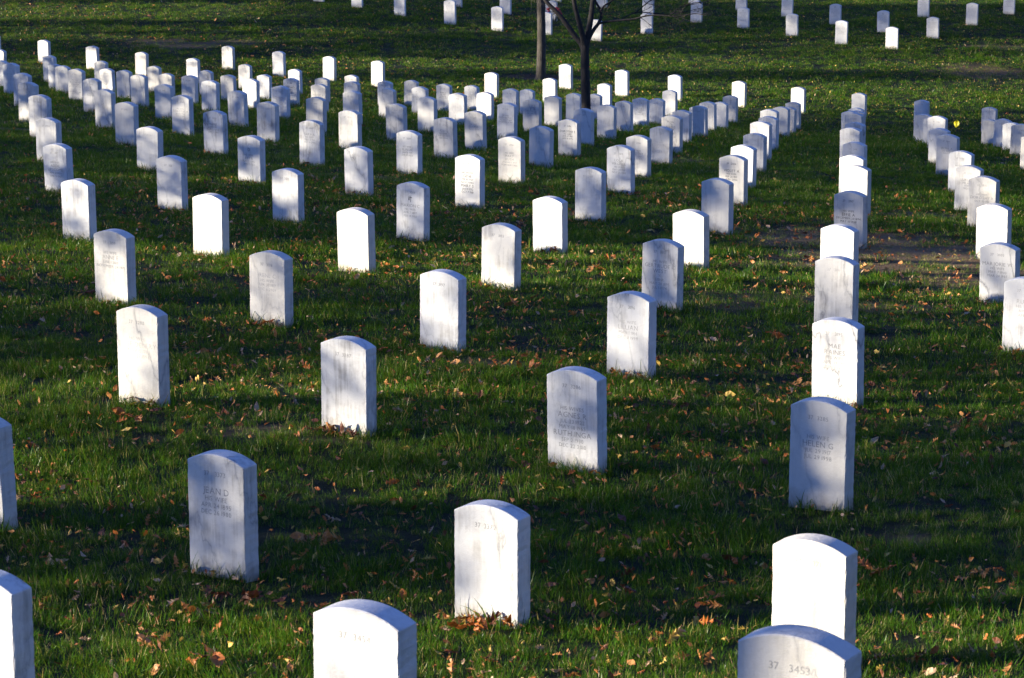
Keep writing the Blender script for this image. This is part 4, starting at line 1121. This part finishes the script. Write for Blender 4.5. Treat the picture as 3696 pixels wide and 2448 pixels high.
# ------------------------------------------------------------------ small yellow marker flag
p = hit(2209, 351)
fm, nt, b, out = mat('yellow_plastic_film')
n = N(nt, 'TexNoise', i_Scale=40.0); r = ramp(nt, n.outputs[0], [(.3, (.78, .66, .012)), (.7, (.88, .77, .02))]); nt.links.new(r.outputs[0], b.inputs['Base Color']); b.inputs['Roughness'].default_value = .45
wm, nt, b, out = mat('dull_wire')
n = N(nt, 'TexNoise', i_Scale=200.0); r = ramp(nt, n.outputs[0], [(.3, (.05, .05, .05)), (.7, (.11, .10, .09))]); nt.links.new(r.outputs[0], b.inputs['Base Color']); b.inputs['Metallic'].default_value = .6; b.inputs['Roughness'].default_value = .6
fl = link('marker_flag', None, None, tuple(p), (0, 0, -.7), label='small yellow marker flag on a thin wire in the grass at right', cat='flag')
tb = Tubes(); tb.add([(0, 0, -.08), (.002, 0, .25), (.004, .002, .555)], [.0018, .0018, .0015], 6); link('wire_staff', tb.mesh('wire', wm), fl)
g_ = []
for a in np.linspace(0, 1, 7):
    for b_ in np.linspace(0, 1, 7):
        # limp square hung from its corner, folded
        x = (a - b_) * .058 ; z = .555 - (a + b_) * .072; yv = .018 * math.sin(3.2 * (a - b_)) + .008 * math.sin(5 * a)
        g_.append((x + .004 - .004 * (a + b_), yv, z))
i7 = (np.arange(6)[:, None] * 7 + np.arange(6)[None]).ravel()
fme = mesh_np('flag_film', np.array(g_), np.stack([i7, i7 + 1, i7 + 8, i7 + 7], -1), fm, smooth=True)
link('flag_film', fme, fl)

# ------------------------------------------------------------------ red roses at the far headstone
p0 = np.array([1.33, 82.35, 0]); p0[2] = float(ground_z(p0[0], p0[1])[0])
rm, nt, b, out = mat('red_petals')
n = N(nt, 'TexNoise', i_Scale=40.0); r = ramp(nt, n.outputs[0], [(.3, (.22, .004, .010)), (.7, (.42, .012, .02))]); nt.links.new(r.outputs[0], b.inputs['Base Color']); b.inputs['Roughness'].default_value = .5
pm, nt, b, out = mat('cream_petals')
n = N(nt, 'TexNoise', i_Scale=40.0); r = ramp(nt, n.outputs[0], [(.3, (.55, .52, .44)), (.7, (.72, .69, .6))]); nt.links.new(r.outputs[0], b.inputs['Base Color'])
lf, nt, b, out = mat('rose_leaves')
n = N(nt, 'TexNoise', i_Scale=30.0); r = ramp(nt, n.outputs[0], [(.3, (.012, .03, .010)), (.7, (.03, .065, .02))]); nt.links.new(r.outputs[0], b.inputs['Base Color'])
bq = link('rose_bouquet', None, None, tuple(p0), label='red rose bouquet leaning on a far headstone behind the bare tree', cat='flowers')
rb = np.random.default_rng(8)
def blossom(m):
    bm = bmesh.new(); bmesh.ops.create_icosphere(bm, subdivisions=2, radius=1.0)
    for v in bm.verts:
        a = math.atan2(v.co.y, v.co.x); v.co *= 1 + .16 * math.sin(5 * a + 4 * v.co.z) + .08 * math.sin(9 * v.co.z)
        if v.co.z > .5: v.co.z -= (v.co.z - .5) * .8
    me = bpy.data.meshes.new('blossom'); bm.to_mesh(me); bm.free(); me.materials.append(m)
    return me
BL = [blossom(rm), blossom(pm)]
tb = Tubes()
heads = [(.02, .0, .40, 0), (.06, .02, .33, 0), (.0, -.03, .34, 0), (.09, -.02, .27, 0), (.05, -.04, .24, 0), (-.03, .02, .44, 0), (.11, .01, .20, 0), (-.22, .0, .43, 0), (-.28, .02, .40, 0), (-.25, -.03, .35, 0), (-.13, .0, .42, 1), (-.17, -.02, .36, 1), (-.36, .0, .27, 0)]
for (x, y, z, k) in heads:
    o = link('rose', BL[k], bq, (x, y, z), (float(rb.normal(0, .4)), float(rb.normal(0, .4)), float(rb.uniform(0, 6)))); sc_ = float(rb.uniform(.036, .05)); o.scale = (sc_, sc_, sc_)
    tb.add([(-.08, .02, -.03), (-.06 + x * .4, .01, .14), (x, y, z)], [.006, .005, .005], 5)
link('stems', tb.mesh('stems', lf), bq)
Vl, Fl = [], []
for q in range(34):
    x = rb.uniform(-.3, .08); z = rb.uniform(.05, .38); a = rb.uniform(0, 6.28); s3 = rb.uniform(.03, .055)
    d = np.array([math.cos(a), .4 * math.sin(a), rb.uniform(-.3, .8)]); e = np.cross(d, rb.normal(0, 1, 3)); e /= np.linalg.norm(e)
    c0 = np.array([x, rb.uniform(-.04, .04), z]); b_ = len(Vl)
    Vl += [c0, c0 + d * s3 + e * s3 * .5, c0 + d * s3 * 2, c0 + d * s3 - e * s3 * .5]; Fl.append((b_, b_ + 1, b_ + 2, b_ + 3))
link('foliage', mesh_np('foliage', np.array(Vl), np.array(Fl), lf), bq)
